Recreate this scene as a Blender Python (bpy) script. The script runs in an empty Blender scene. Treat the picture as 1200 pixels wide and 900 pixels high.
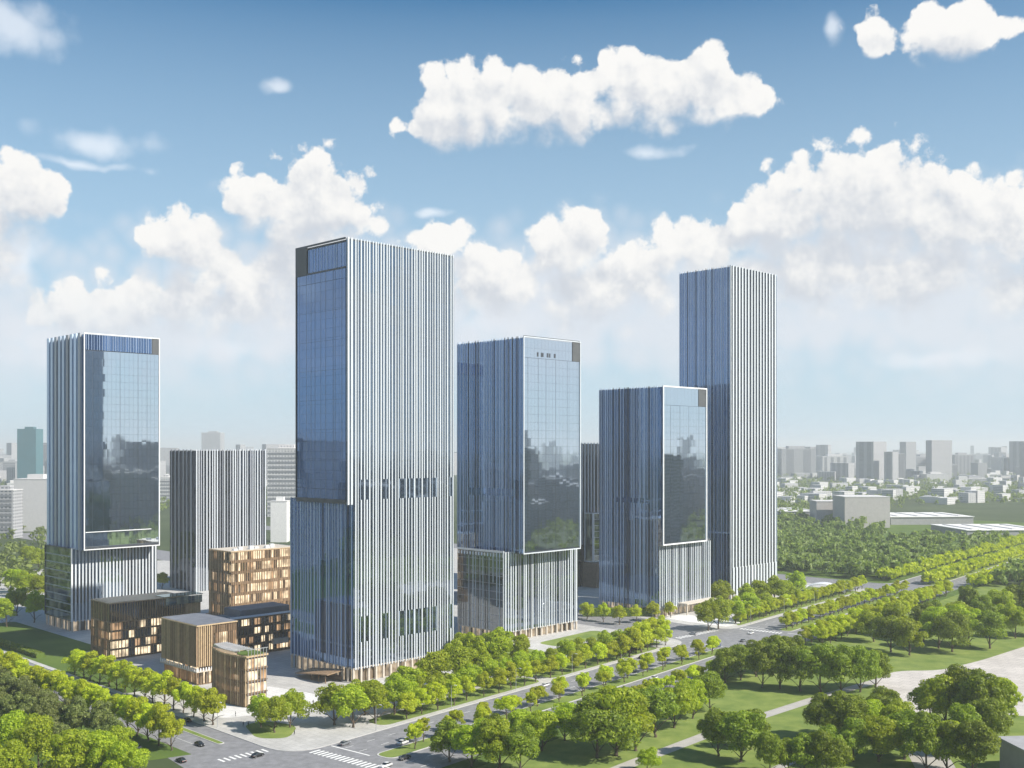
import bpy, math, random
import numpy as np
from mathutils import Vector, Matrix

# ------------------------------------------------------------------ camera, sky, sun, exposure
SC = bpy.context.scene
COL = SC.collection
rnd = random.Random(7)
HC = 100.0            # eye height in metres
FPX = 1260.0          # focal length in pixels of the 1200 px wide photograph
HOR = 525.0           # horizon row
cam = bpy.data.cameras.new('camera')
camo = bpy.data.objects.new('camera', cam)
COL.objects.link(camo)
camo.location = (0, 0, HC)
camo.rotation_euler = (math.radians(90), 0, 0)
cam.sensor_width = 36.0
cam.lens = 36.0 * FPX / 1200.0
cam.shift_y = 75.0 / 1200.0
cam.clip_start = 1.0
cam.clip_end = 90000.0
SC.camera = camo

SUN_EL = math.radians(41)
SUN_AZ = math.atan2(1.0, -0.42)          # compass angle from +Y towards +X
sd = Vector((math.sin(SUN_AZ) * math.cos(SUN_EL), math.cos(SUN_AZ) * math.cos(SUN_EL), math.sin(SUN_EL)))
sun = bpy.data.lights.new('sun', 'SUN')
sun.energy = 5.0
sun.angle = math.radians(0.6)
sun.color = (1.0, 0.94, 0.84)
suno = bpy.data.objects.new('sun', sun)
COL.objects.link(suno)
suno.rotation_euler = sd.to_track_quat('Z', 'Y').to_euler()
suno.location = (300, -200, 400)

SC.view_settings.view_transform = 'Standard'
SC.view_settings.look = 'None'
SC.view_settings.exposure = 0.5
SC.view_settings.gamma = 1.0
SC.view_settings.use_curve_mapping = False
SC.cycles.use_denoising = True
SC.cycles.max_bounces = 6
SC.cycles.diffuse_bounces = 2
SC.cycles.glossy_bounces = 3
SC.cycles.transmission_bounces = 3
SC.cycles.volume_bounces = 1
SC.cycles.transparent_max_bounces = 8

# clouds: (column, row, half width, half height) of each puff as seen from the eye, kept as azimuth / elevation
PUFFS = [
 (556,128,62,50,1),(640,122,74,44,1),(742,100,48,42,1),(806,106,58,44,1),(862,112,40,26,1),(520,150,46,26,1),
 (1120,40,54,26,1),(1020,42,24,24,0.8),(28,236,38,44,1),(-30,260,60,70,1),(372,250,62,66,1),(305,236,36,36,1),
 (350,310,70,60,1),(212,284,36,36,1),(258,316,34,30,1),(200,352,76,40,1),(110,366,60,34,1),(300,352,70,40,1),
 (518,284,42,22,1),(575,340,66,46,0.9),(664,296,48,48,1),(690,340,86,48,1),(746,330,50,40,1),(1012,240,104,62,1),
 (918,262,68,48,1),(1104,268,84,52,1),(1190,278,70,44,1),(826,286,66,34,0.9),(948,316,100,46,1),(1078,324,120,40,1),
 (860,330,70,36,0.8),(1200,330,80,40,0.9),
]
BANK = [(150,400,240,95,1),(330,360,170,110,1),(480,390,180,90,1),(640,365,200,95,1),(800,370,170,90,1),(960,350,200,110,1),(1130,350,200,120,1),(1230,400,160,110,1),(-20,400,120,120,1)]
WISPS = [
 (977,36,12,16,0.6),(20,36,64,30,0.55),(122,166,62,20,0.5),(90,190,80,8,0.4),(328,100,20,10,0.7),(20,310,20,30,0.7),
 (30,400,60,30,0.7),(270,408,60,16,0.7),(560,375,90,30,0.7),(505,248,32,7,0.5),(1100,420,80,14,0.55),(755,178,40,8,0.35),
]

def cloud_group(gname, puffs, nscale, namp):
    g = bpy.data.node_groups.new(gname, 'ShaderNodeTree')
    g.interface.new_socket('P', in_out='INPUT', socket_type='NodeSocketVector')
    g.interface.new_socket('D', in_out='INPUT', socket_type='NodeSocketVector')
    for nm in ('Density', 'Smooth', 'Relief'): g.interface.new_socket(nm, in_out='OUTPUT', socket_type='NodeSocketFloat')
    gn, gl = g.nodes, g.links
    gi = gn.new('NodeGroupInput'); go = gn.new('NodeGroupOutput')
    def vm(op, a, b):
        n = gn.new('ShaderNodeVectorMath'); n.operation = op
        for i, v in enumerate((a, b)):
            if v is None: continue
            if isinstance(v, tuple): n.inputs[i].default_value = v
            else: gl.new(v, n.inputs[i])
        return n
    def ma(op, a, b=None, c=None):
        n = gn.new('ShaderNodeMath'); n.operation = op
        for i, v in enumerate((a, b, c)):
            if v is None: continue
            if isinstance(v, (int, float)): n.inputs[i].default_value = v
            else: gl.new(v, n.inputs[i])
        return n.outputs[0]
    n1 = gn.new('ShaderNodeTexNoise'); n1.inputs['Scale'].default_value = 17.0; n1.inputs['Detail'].default_value = 3
    gl.new(gi.outputs['D'], n1.inputs['Vector'])
    warp = vm('SUBTRACT', n1.outputs['Color'], (.5, .5, .5)).outputs[0]
    warp = vm('MULTIPLY', warp, (.035, .03, 0)).outputs[0]
    P = vm('ADD', gi.outputs['P'], warp).outputs[0]
    acc = None
    for (cx, cy, rx, ry, k) in puffs:
        az = math.atan((cx - 600) / FPX)
        el = math.atan((HOR - cy) / FPX * math.cos(az))
        d = vm('SUBTRACT', P, (az, el, 0)).outputs[0]
        d = vm('MULTIPLY', d, (FPX / rx / 1.25, FPX / ry / 1.2, 0)).outputs[0]
        ln = vm('LENGTH', d, None).outputs['Value']
        if k < 1 and puffs is PUFFS: ln = ma('ADD', ln, (1 - k) * .45)
        acc = ln if acc is None else ma('SMOOTH_MIN', acc, ln, .25)
    q = ma('SUBTRACT', 1.0, acc)
    n2 = gn.new('ShaderNodeTexNoise'); n2.inputs['Scale'].default_value = nscale; n2.inputs['Detail'].default_value = 8
    n2.inputs['Roughness'].default_value = .60
    gl.new(gi.outputs['D'], n2.inputs['Vector'])
    v2 = gn.new('ShaderNodeTexVoronoi'); v2.inputs['Scale'].default_value = 46.0
    v2.feature = 'F1'; v2.inputs['Detail'].default_value = 0.0
    gl.new(gi.outputs['D'], v2.inputs['Vector'])
    e = ma('SUBTRACT', n2.outputs[0], .5)
    e2 = ma('MULTIPLY', ma('SUBTRACT', .42, v2.outputs['Distance']), .55)
    dd = ma('ADD', q, ma('ADD', ma('MULTIPLY', e, namp), e2))
    dd = ma('MINIMUM', dd, ma('MULTIPLY', ma('ADD', q, .13), 2.4))
    gl.new(dd, go.inputs['Density']); gl.new(q, go.inputs['Smooth'])
    # relief: the billows' slope towards the sun, from the same noise a little further that way
    n3 = gn.new('ShaderNodeTexNoise'); n3.inputs['Scale'].default_value = nscale; n3.inputs['Detail'].default_value = 4; n3.inputs['Roughness'].default_value = .6
    gl.new(vm('ADD', gi.outputs['D'], (.007, -.002, .011)).outputs[0], n3.inputs['Vector'])
    n4 = gn.new('ShaderNodeTexNoise'); n4.inputs['Scale'].default_value = nscale; n4.inputs['Detail'].default_value = 4; n4.inputs['Roughness'].default_value = .6
    gl.new(gi.outputs['D'], n4.inputs['Vector'])
    gl.new(ma('SUBTRACT', n3.outputs[0], n4.outputs[0]), go.inputs['Relief'])
    return g

def build_world():
    w = bpy.data.worlds.new('World')
    SC.world = w
    w.use_nodes = True
    w.cycles.sampling_method = 'NONE'
    nt = w.node_tree
    nt.nodes.clear()
    N, L = nt.nodes, nt.links
    out = N.new('ShaderNodeOutputWorld')
    sky = N.new('ShaderNodeTexSky')
    sky.sky_type = 'NISHITA'
    sky.sun_disc = False
    sky.sun_elevation = SUN_EL
    sky.sun_rotation = SUN_AZ
    sky.altitude = 100
    sky.air_density = 1.0
    sky.dust_density = 0.6
    sky.ozone_density = 3.0
    bg = N.new('ShaderNodeBackground')
    bg.inputs['Strength'].default_value = 0.08
    hsv = N.new('ShaderNodeHueSaturation'); hsv.inputs['Saturation'].default_value = 1.34; hsv.inputs['Hue'].default_value = .491
    L.new(sky.outputs[0], hsv.inputs['Color']); L.new(hsv.outputs[0], bg.inputs['Color'])

    # ---- cloud density group: input vector (azimuth', elevation, 0) + direction for noise
    g = cloud_group('cloud_density', PUFFS, 34.0, 1.25)
    gb = cloud_group('bank_density', BANK, 9.0, 1.0)
    gw = cloud_group('wisp_density', WISPS, 11.0, 1.9)
    def wm(op, a, b=None, c=None):
        n = N.new('ShaderNodeMath'); n.operation = op
        for i, v in enumerate((a, b, c)):
            if v is None: continue
            if isinstance(v, (int, float)): n.inputs[i].default_value = v
            else: L.new(v, n.inputs[i])
        return n.outputs[0]
    def sstep(v, lo, hi):
        n = N.new('ShaderNodeMapRange'); n.interpolation_type = 'SMOOTHSTEP'
        n.inputs['From Min'].default_value = lo; n.inputs['From Max'].default_value = hi
        L.new(v, n.inputs['Value'])
        return n.outputs['Result']
    tc = N.new('ShaderNodeTexCoord')
    def density(off, grp=None):
        v = N.new('ShaderNodeVectorMath'); v.operation = 'ADD'; v.inputs[1].default_value = off
        L.new(tc.outputs['Generated'], v.inputs[0])
        nm = N.new('ShaderNodeVectorMath'); nm.operation = 'NORMALIZE'; L.new(v.outputs[0], nm.inputs[0])
        sp = N.new('ShaderNodeSeparateXYZ'); L.new(nm.outputs[0], sp.inputs[0])
        az = wm('ARCTAN2', sp.outputs['X'], sp.outputs['Y'])
        A0 = math.pi / 6            # the cloud field goes on round the horizon, mirrored every 60 degrees
        azp = wm('SUBTRACT', wm('PINGPONG', wm('ADD', az, A0), 2 * A0), A0)
        el = wm('ARCSINE', sp.outputs['Z'])
        cb = N.new('ShaderNodeCombineXYZ'); L.new(azp, cb.inputs[0]); L.new(el, cb.inputs[1])
        gg = N.new('ShaderNodeGroup'); gg.node_tree = grp or g
        L.new(cb.outputs[0], gg.inputs['P']); L.new(nm.outputs[0], gg.inputs['D'])
        return gg.outputs, el
    o0, el = density((0, 0, 0))
    o1, _ = density((0.004, -0.001, 0.030))
    D0 = o0['Density']
    above = wm('ADD', wm('MULTIPLY', o1['Smooth'], .65), wm('MULTIPLY', o1['Density'], .35))
    tone = wm('ADD', wm('MULTIPLY', above, .75), wm('MULTIPLY', o0['Relief'], 1.9))
    shade = sstep(tone, -0.30, 0.85)
    msk = N.new('ShaderNodeMapRange'); msk.interpolation_type = 'SMOOTHSTEP'
    L.new(D0, msk.inputs['Value']); L.new(wm('MULTIPLY_ADD', sstep(above, -0.1, 0.7), .55, .17), msk.inputs['From Max'])
    mask = msk.outputs['Result']
    mask = wm('MULTIPLY', mask, sstep(el, 0.05, 0.15))
    DW = density((0, 0, 0), gw)[0]['Density']
    DB = density((0, 0, 0), gb)[0]['Density']
    bank = wm('MULTIPLY', wm('MULTIPLY', sstep(DB, -0.15, 0.75), sstep(el, 0.01, 0.10)), .85)
    wisp = wm('MULTIPLY', sstep(DW, 0.0, 0.9), .6)
    mixc = N.new('ShaderNodeMix'); mixc.data_type = 'RGBA'
    mixc.inputs['A'].default_value = (1.0, 0.99, 0.97, 1)
    mixc.inputs['B'].default_value = (0.66, 0.70, 0.765, 1)
    L.new(shade, mixc.inputs['Factor'])
    bgc = N.new('ShaderNodeBackground'); bgc.inputs['Strength'].default_value = 0.69
    L.new(mixc.outputs['Result'], bgc.inputs['Color'])
    # thin high veil, whiter towards the horizon
    bgv = N.new('ShaderNodeBackground'); bgv.inputs['Color'].default_value = (.43,.565,.675,1); bgv.inputs['Strength'].default_value = .95
    mr = N.new('ShaderNodeMapRange'); mr.inputs['From Min'].default_value = 0.40; mr.inputs['From Max'].default_value = 0.0; L.new(el, mr.inputs['Value'])
    va = wm('MULTIPLY', wm('POWER', mr.outputs[0], .62), .86)
    mv = N.new('ShaderNodeMixShader'); L.new(va, mv.inputs[0]); L.new(bg.outputs[0], mv.inputs[1]); L.new(bgv.outputs[0], mv.inputs[2])
    bgw = N.new('ShaderNodeBackground'); bgw.inputs['Color'].default_value = (.80,.83,.87,1); bgw.inputs['Strength'].default_value = .9
    mw = N.new('ShaderNodeMixShader'); L.new(wisp, mw.inputs[0]); L.new(mv.outputs[0], mw.inputs[1]); L.new(bgw.outputs[0], mw.inputs[2])
    bgb = N.new('ShaderNodeBackground'); bgb.inputs['Color'].default_value = (.575,.60,.645,1); bgb.inputs['Strength'].default_value = .97
    mb = N.new('ShaderNodeMixShader'); L.new(bank, mb.inputs[0]); L.new(mw.outputs[0], mb.inputs[1]); L.new(bgb.outputs[0], mb.inputs[2])
    bg = mb
    mx = N.new('ShaderNodeMixShader')
    L.new(mask, mx.inputs[0]); L.new(bg.outputs[0], mx.inputs[1]); L.new(bgc.outputs[0], mx.inputs[2])
    L.new(mx.outputs[0], out.inputs['Surface'])
build_world()

# ------------------------------------------------------------------ helpers
S2 = math.sqrt(0.5)
def G(px, py):
    """ground point seen at that row and column of the photograph (used once, to survey the site)"""
    Y = FPX * HC / (py - HOR)
    return ((px - 600) / FPX * Y, Y)
def AB(a, b):
    return ((a - b) * S2, (a + b) * S2)
def toab(x, y):
    return ((x + y) * S2, (y - x) * S2)
def H_at(px, py, Y):
    return HC - (py - HOR) / FPX * Y
ORD = ['first','second','third','fourth','fifth','sixth','seventh','eighth','ninth','tenth','eleventh','twelfth','thirteenth','fourteenth','fifteenth','sixteenth','seventeenth','eighteenth','nineteenth','twentieth']
TENS = {2:'twenty',3:'thirty',4:'forty',5:'fifty',6:'sixty'}
def ordinal(i):
    if i < 20: return ORD[i]
    n = i + 1
    t, u = divmod(n, 10)
    return (TENS[t][:-1] + 'ieth') if u == 0 else TENS[t] + '-' + ORD[u-1]

def new_obj(name, data, parent=None):
    o = bpy.data.objects.new(name, data)
    COL.objects.link(o)
    if parent is not None: o.parent = parent
    return o
def tag(o, label=None, cat=None, group=None, kind=None):
    if label: o['label'] = label
    if cat: o['category'] = cat
    if group: o['group'] = group
    if kind: o['kind'] = kind
    return o
def thing(name, loc, rz, label, cat, group=None):
    o = new_obj(name, None)
    o.empty_display_size = 0.5
    o.location = loc
    o.rotation_euler = (0, 0, rz)
    return tag(o, label, cat, group)
def mesh_obj(name, verts, faces, mat, parent=None, smooth=False):
    me = bpy.data.meshes.new(name)
    me.from_pydata([tuple(v) for v in verts], [], faces)
    me.materials.append(mat)
    if smooth:
        for p in me.polygons: p.use_smooth = True
    me.update()
    return new_obj(name, me, parent)
_unit = {}
def unit_mesh(mat):
    if mat.name not in _unit:
        me = bpy.data.meshes.new('box_' + mat.name)
        v = [(-.5,-.5,0),(.5,-.5,0),(.5,.5,0),(-.5,.5,0),(-.5,-.5,1),(.5,-.5,1),(.5,.5,1),(-.5,.5,1)]
        f = [(0,3,2,1),(4,5,6,7),(0,1,5,4),(1,2,6,5),(2,3,7,6),(3,0,4,7)]
        me.from_pydata(v, [], f); me.materials.append(mat); me.update()
        _unit[mat.name] = me
    return _unit[mat.name]
def box(name, parent, mat, x0, x1, y0, y1, z0, z1):
    o = new_obj(name, unit_mesh(mat), parent)
    o.location = ((x0+x1)/2, (y0+y1)/2, z0)
    o.scale = (abs(x1-x0), abs(y1-y0), z1-z0)
    return o
def copy_tree(o, parent=None):
    c = o.copy(); COL.objects.link(c)
    if parent is not None: c.parent = parent
    for ch in o.children: copy_tree(ch, c)
    return c
def prism(name, pts, z0, z1, mat, parent=None):
    n = len(pts)
    area = sum(pts[i][0]*pts[(i+1)%n][1]-pts[(i+1)%n][0]*pts[i][1] for i in range(n))
    if area < 0: pts = pts[::-1]
    v = [(p[0],p[1],z0) for p in pts] + [(p[0],p[1],z1) for p in pts]
    f = [tuple(range(n-1,-1,-1)), tuple(range(n,2*n))] + [(i,(i+1)%n,n+(i+1)%n,n+i) for i in range(n)]
    return mesh_obj(name, v, f, mat, parent)
def sheet(name, pts, z, mat, parent=None):
    n = len(pts)
    area = sum(pts[i][0]*pts[(i+1)%n][1]-pts[(i+1)%n][0]*pts[i][1] for i in range(n))
    if area < 0: pts = pts[::-1]
    return mesh_obj(name, [(p[0],p[1],z) for p in pts], [tuple(range(n))], mat, parent)
def round_poly(pts, r=6, n=6):
    out = []
    m = len(pts)
    for i in range(m):
        p0, p1, p2 = Vector(pts[i-1]), Vector(pts[i]), Vector(pts[(i+1)%m])
        d0 = (p0-p1); d2 = (p2-p1)
        rr = min(r, d0.length*.45, d2.length*.45)
        s = p1 + d0.normalized()*rr; e = p1 + d2.normalized()*rr
        for k in range(n+1):
            t = k/n
            out.append(tuple(s*(1-t)**2 + p1*2*t*(1-t) + e*t*t))
    return out

# ------------------------------------------------------------------ materials
def mat(name, col, rough=.6, metal=0.0, var=.15, scale=.3, spec=.5, var_obj=0.0, bump=0.0, bscale=4.0, emit=None, col2=None, island=0.0, slabs=0.0):
    m = bpy.data.materials.new(name); m.use_nodes = True
    nt = m.node_tree; N, L = nt.nodes, nt.links
    b = N['Principled BSDF']
    b.inputs['Roughness'].default_value = rough
    b.inputs['Metallic'].default_value = metal
    b.inputs['Specular IOR Level'].default_value = spec
    c2 = col2 if col2 else tuple(c*(1-var) for c in col)
    c1 = col if col2 else tuple(min(1, c*(1+var)) for c in col)
    geo = N.new('ShaderNodeNewGeometry')
    nz = N.new('ShaderNodeTexNoise'); nz.inputs['Scale'].default_value = scale; nz.inputs['Detail'].default_value = 6
    nz.inputs['Roughness'].default_value = .6
    L.new(geo.outputs['Position'], nz.inputs['Vector'])
    mr = N.new('ShaderNodeMapRange'); mr.inputs['From Min'].default_value = .3; mr.inputs['From Max'].default_value = .7
    L.new(nz.outputs[0], mr.inputs['Value'])
    mx = N.new('ShaderNodeMix'); mx.data_type = 'RGBA'
    mx.inputs['A'].default_value = (*c2, 1); mx.inputs['B'].default_value = (*c1, 1)
    L.new(mr.outputs[0], mx.inputs['Factor'])
    colout = mx.outputs['Result']
    if slabs:
        br = N.new('ShaderNodeTexBrick'); br.offset = .5; br.inputs['Scale'].default_value = 1
        br.inputs['Brick Width'].default_value = slabs; br.inputs['Row Height'].default_value = slabs; br.inputs['Mortar Size'].default_value = .035*slabs
        br.inputs['Color1'].default_value = (1,1,1,1); br.inputs['Color2'].default_value = (.92,.92,.92,1); br.inputs['Mortar'].default_value = (.74,.74,.74,1)
        mp = N.new('ShaderNodeMapping'); mp.inputs['Rotation'].default_value = (0,0,math.radians(45)); L.new(geo.outputs['Position'], mp.inputs['Vector']); L.new(mp.outputs[0], br.inputs['Vector'])
        ml = N.new('ShaderNodeMix'); ml.data_type = 'RGBA'; ml.blend_type = 'MULTIPLY'; ml.inputs['Factor'].default_value = 1
        L.new(colout, ml.inputs['A']); L.new(br.outputs['Color'], ml.inputs['B']); colout = ml.outputs['Result']
    if var_obj or island:
        hs = N.new('ShaderNodeHueSaturation')
        oi = N.new('ShaderNodeObjectInfo')
        m2 = N.new('ShaderNodeMapRange')
        a = max(var_obj, island)
        m2.inputs['To Min'].default_value = 1-a; m2.inputs['To Max'].default_value = 1+a
        L.new(oi.outputs['Random'] if var_obj else geo.outputs['Random Per Island'], m2.inputs['Value'])
        L.new(m2.outputs[0], hs.inputs['Value']); L.new(colout, hs.inputs['Color'])
        colout = hs.outputs[0]
    L.new(colout, b.inputs['Base Color'])
    if bump:
        nb = N.new('ShaderNodeTexNoise'); nb.inputs['Scale'].default_value = bscale; nb.inputs['Detail'].default_value = 5
        L.new(geo.outputs['Position'], nb.inputs['Vector'])
        bp = N.new('ShaderNodeBump'); bp.inputs['Strength'].default_value = bump; bp.inputs['Distance'].default_value = .1
        L.new(nb.outputs[0], bp.inputs['Height']); L.new(bp.outputs[0], b.inputs['Normal'])
    if emit:
        b.inputs['Emission Color'].default_value = (*emit[:3], 1)
        b.inputs['Emission Strength'].default_value = emit[3]
    return m

def glass(name, body, refl, fac, rough=.03, lit=0.0, litcol=(1,.7,.4), litstr=1.0):
    """coated curtain-wall glass: every pane has its own slight tint; some panes have lamps on behind them"""
    m = bpy.data.materials.new(name); m.use_nodes = True
    nt = m.node_tree; N, L = nt.nodes, nt.links
    N.clear()
    out = N.new('ShaderNodeOutputMaterial')
    geo = N.new('ShaderNodeNewGeometry')
    d = N.new('ShaderNodeBsdfPrincipled')
    d.inputs['Roughness'].default_value = .5; d.inputs['Specular IOR Level'].default_value = 0
    mc = N.new('ShaderNodeMix'); mc.data_type = 'RGBA'
    mc.inputs['A'].default_value = (*[c*.6 for c in body], 1); mc.inputs['B'].default_value = (*[c*1.5 for c in body], 1)
    L.new(geo.outputs['Random Per Island'], mc.inputs['Factor'])
    L.new(mc.outputs['Result'], d.inputs['Base Color'])
    if lit:
        cmp_ = N.new('ShaderNodeMath'); cmp_.operation = 'LESS_THAN'; cmp_.inputs[1].default_value = lit
        wn = N.new('ShaderNodeTexWhiteNoise'); wn.noise_dimensions = '1D'
        L.new(geo.outputs['Random Per Island'], wn.inputs['W'])
        L.new(wn.outputs['Value'], cmp_.inputs[0])
        mu = N.new('ShaderNodeMath'); mu.operation = 'MULTIPLY'; mu.inputs[1].default_value = litstr
        L.new(cmp_.outputs[0], mu.inputs[0])
        d.inputs['Emission Color'].default_value = (*litcol, 1)
        nz = N.new('ShaderNodeTexNoise'); nz.inputs['Scale'].default_value = .3; nz.inputs['Detail'].default_value = 1
        L.new(geo.outputs['Position'], nz.inputs['Vector'])
        mr = N.new('ShaderNodeMapRange'); mr.inputs['From Min'].default_value = .32; mr.inputs['From Max'].default_value = .68; mr.inputs['To Min'].default_value = .35; mr.inputs['To Max'].default_value = 1.25
        L.new(nz.outputs[0], mr.inputs['Value'])
        m2 = N.new('ShaderNodeMath'); m2.operation = 'MULTIPLY'; L.new(mu.outputs[0], m2.inputs[0]); L.new(mr.outputs[0], m2.inputs[1])
        L.new(m2.outputs[0], d.inputs['Emission Strength'])
    gl = N.new('ShaderNodeBsdfGlossy'); gl.inputs['Color'].default_value = (*refl, 1); gl.inputs['Roughness'].default_value = rough
    lw = N.new('ShaderNodeFresnel'); lw.inputs['IOR'].default_value = 1.5
    ad = N.new('ShaderNodeMath'); ad.operation = 'MULTIPLY_ADD'; ad.use_clamp = True
    ad.inputs[1].default_value = .9; ad.inputs[2].default_value = fac
    L.new(lw.outputs[0], ad.inputs[0])
    mx = N.new('ShaderNodeMixShader')
    L.new(ad.outputs[0], mx.inputs[0]); L.new(d.outputs[0], mx.inputs[1]); L.new(gl.outputs[0], mx.inputs[2])
    L.new(mx.outputs[0], out.inputs['Surface'])
    return m

def leafmat(name, c1, c2, trans=.35):
    m = bpy.data.materials.new(name); m.use_nodes = True
    nt = m.node_tree; N, L = nt.nodes, nt.links
    N.clear()
    out = N.new('ShaderNodeOutputMaterial')
    geo = N.new('ShaderNodeNewGeometry'); oi = N.new('ShaderNodeObjectInfo')
    mc = N.new('ShaderNodeMix'); mc.data_type = 'RGBA'
    mc.inputs['A'].default_value = (*c1, 1); mc.inputs['B'].default_value = (*c2, 1)
    L.new(geo.outputs['Random Per Island'], mc.inputs['Factor'])
    hs = N.new('ShaderNodeHueSaturation')
    mr = N.new('ShaderNodeMapRange'); mr.inputs['To Min'].default_value = .78; mr.inputs['To Max'].default_value = 1.22
    L.new(oi.outputs['Random'], mr.inputs['Value']); L.new(mr.outputs[0], hs.inputs['Value'])
    mh = N.new('ShaderNodeMapRange'); mh.inputs['To Min'].default_value = .487; mh.inputs['To Max'].default_value = .505
    L.new(oi.outputs['Random'], mh.inputs['Value']); L.new(mh.outputs[0], hs.inputs['Hue'])
    L.new(mc.outputs['Result'], hs.inputs['Color'])
    df = N.new('ShaderNodeBsdfPrincipled'); df.inputs['Roughness'].default_value = .55; df.inputs['Specular IOR Level'].default_value = .35
    L.new(hs.outputs[0], df.inputs['Base Color'])
    tr = N.new('ShaderNodeBsdfTranslucent')
    hs2 = N.new('ShaderNodeHueSaturation'); hs2.inputs['Saturation'].default_value = 1.15; hs2.inputs['Value'].default_value = 1.5
    L.new(hs.outputs[0], hs2.inputs['Color']); L.new(hs2.outputs[0], tr.inputs['Color'])
    mx = N.new('ShaderNodeMixShader'); mx.inputs[0].default_value = trans
    L.new(df.outputs[0], mx.inputs[1]); L.new(tr.outputs[0], mx.inputs[2])
    L.new(mx.outputs[0], out.inputs['Surface'])
    return m

M = dict(
  asphalt = mat('asphalt', (.215,.215,.225), .85, var=.22, scale=.35, bump=.1, bscale=6),
  paving = mat('paving', (.48,.47,.45), .8, var=.14, scale=.12, bump=.06, slabs=3.0),
  paving_white = mat('paving_white', (.70,.69,.67), .8, var=.10, scale=.2, slabs=2.4),
  plaza = mat('plaza', (.54,.50,.46), .85, var=.16, scale=.05, slabs=5.0),
  kerb = mat('kerb_stone', (.50,.49,.47), .8, var=.1),
  paint = mat('road_paint', (.80,.80,.78), .6, var=.12, scale=2.0),
  grass = mat('grass', (.115,.17,.035), .95, scale=.05, col2=(.075,.125,.028), bump=.5, bscale=1.2, spec=.1),
  lawn = mat('lawn', (.235,.285,.075), .95, scale=.11, col2=(.115,.175,.04), bump=.4, bscale=1.5, spec=.1),
  terrain = mat('terrain', (.085,.11,.05), .95, scale=.008, col2=(.04,.06,.025), spec=.1),
  path = mat('path', (.40,.38,.35), .85, var=.12, scale=.2),
  white_fin = mat('white_aluminium', (.60,.64,.68), .34, var=.04, scale=.05, var_obj=.10),
  pale_fin = mat('pale_blue_aluminium', (.56,.67,.82), .35, metal=.3, var=.06, scale=.05, var_obj=.22),
  grey_fin = mat('grey_aluminium', (.36,.38,.42), .4, metal=.2, var=.06, var_obj=.2),
  frame_white = mat('white_frame', (.78,.79,.80), .35, var=.03),
  frame_dark = mat('dark_frame', (.075,.085,.10), .4, metal=.3, var=.15),
  dark_panel = mat('dark_panel', (.09,.095,.10), .5, var=.15, scale=.2),
  core = mat('core', (.03,.04,.055), .5, var=.2),
  roof = mat('roof_membrane', (.30,.30,.31), .85, var=.2, scale=.2),
  roof_dark = mat('roof_dark', (.15,.16,.19), .6, var=.2, scale=.3),
  stone = mat('beige_stone', (.56,.50,.42), .7, var=.1, scale=.4),
  timber = mat('timber', (.31,.21,.125), .6, var=.22, scale=.8, var_obj=.22),
  timber_dark = mat('timber_dark', (.20,.13,.075), .6, var=.22, scale=.8, var_obj=.2),
  timber_gold = mat('timber_gold', (.47,.35,.21), .55, var=.18, scale=.8, var_obj=.18),
  slab = mat('floor_slab', (.36,.31,.25), .7, var=.12),
  brown_wall = mat('brown_wall', (.17,.12,.085), .7, var=.25, scale=.5),
  bark = mat('bark', (.095,.07,.05), .9, var=.3, scale=3.0),
  tyre = mat('tyre', (.02,.02,.02), .8, var=.1),
  rim = mat('rim', (.5,.5,.52), .3, metal=.8, var=.05),
  car_glass = mat('car_glass', (.02,.025,.03), .08, var=.1, spec=.8),
  lamp_clear = mat('lamp_clear', (.75,.77,.8), .15, var=.03),
  lamp_red = mat('lamp_red', (.35,.02,.02), .2, var=.05),
  steel = mat('steel', (.55,.56,.58), .4, metal=.6, var=.08),
  skin = mat('skin', (.45,.28,.2), .6, var=.05),
  hair = mat('hair', (.02,.015,.012), .6, var=.1),
)
M['glass_blue'] = glass('glass_blue', (.015,.035,.085), (.36,.56,.94), .34)
M['glass_clear'] = glass('glass_clear', (.02,.03,.045), (.80,.90,1.0), .72)
M['glass_dark'] = glass('glass_dark', (.022,.025,.03), (.6,.66,.74), .30)
M['glass_black'] = glass('glass_black', (.012,.014,.02), (.6,.68,.8), .06)
M['glass_fin'] = glass('glass_between_fins', (.02,.028,.04), (.58,.71,.88), .30)
M['glass_lobby'] = glass('glass_lobby', (.12,.085,.05), (.7,.75,.8), .10, lit=.6, litcol=(1,.80,.56), litstr=.40)
M['glass_office'] = glass('glass_office_lit', (.03,.045,.045), (.65,.75,.78), .22, lit=.5, litcol=(.75,.9,.75), litstr=.05)
M['glass_warm'] = glass('window_warm', (.16,.11,.07), (.7,.7,.7), .06, lit=1.1, litcol=(1,.80,.53), litstr=1.25)
M['glass_warm_dim'] = glass('window_warm_dim', (.12,.08,.05), (.7,.7,.7), .08, lit=1.1, litcol=(1,.62,.33), litstr=.5)
M['glass_brown'] = glass('window_brown', (.085,.062,.042), (.74,.72,.70), .26)

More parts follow.
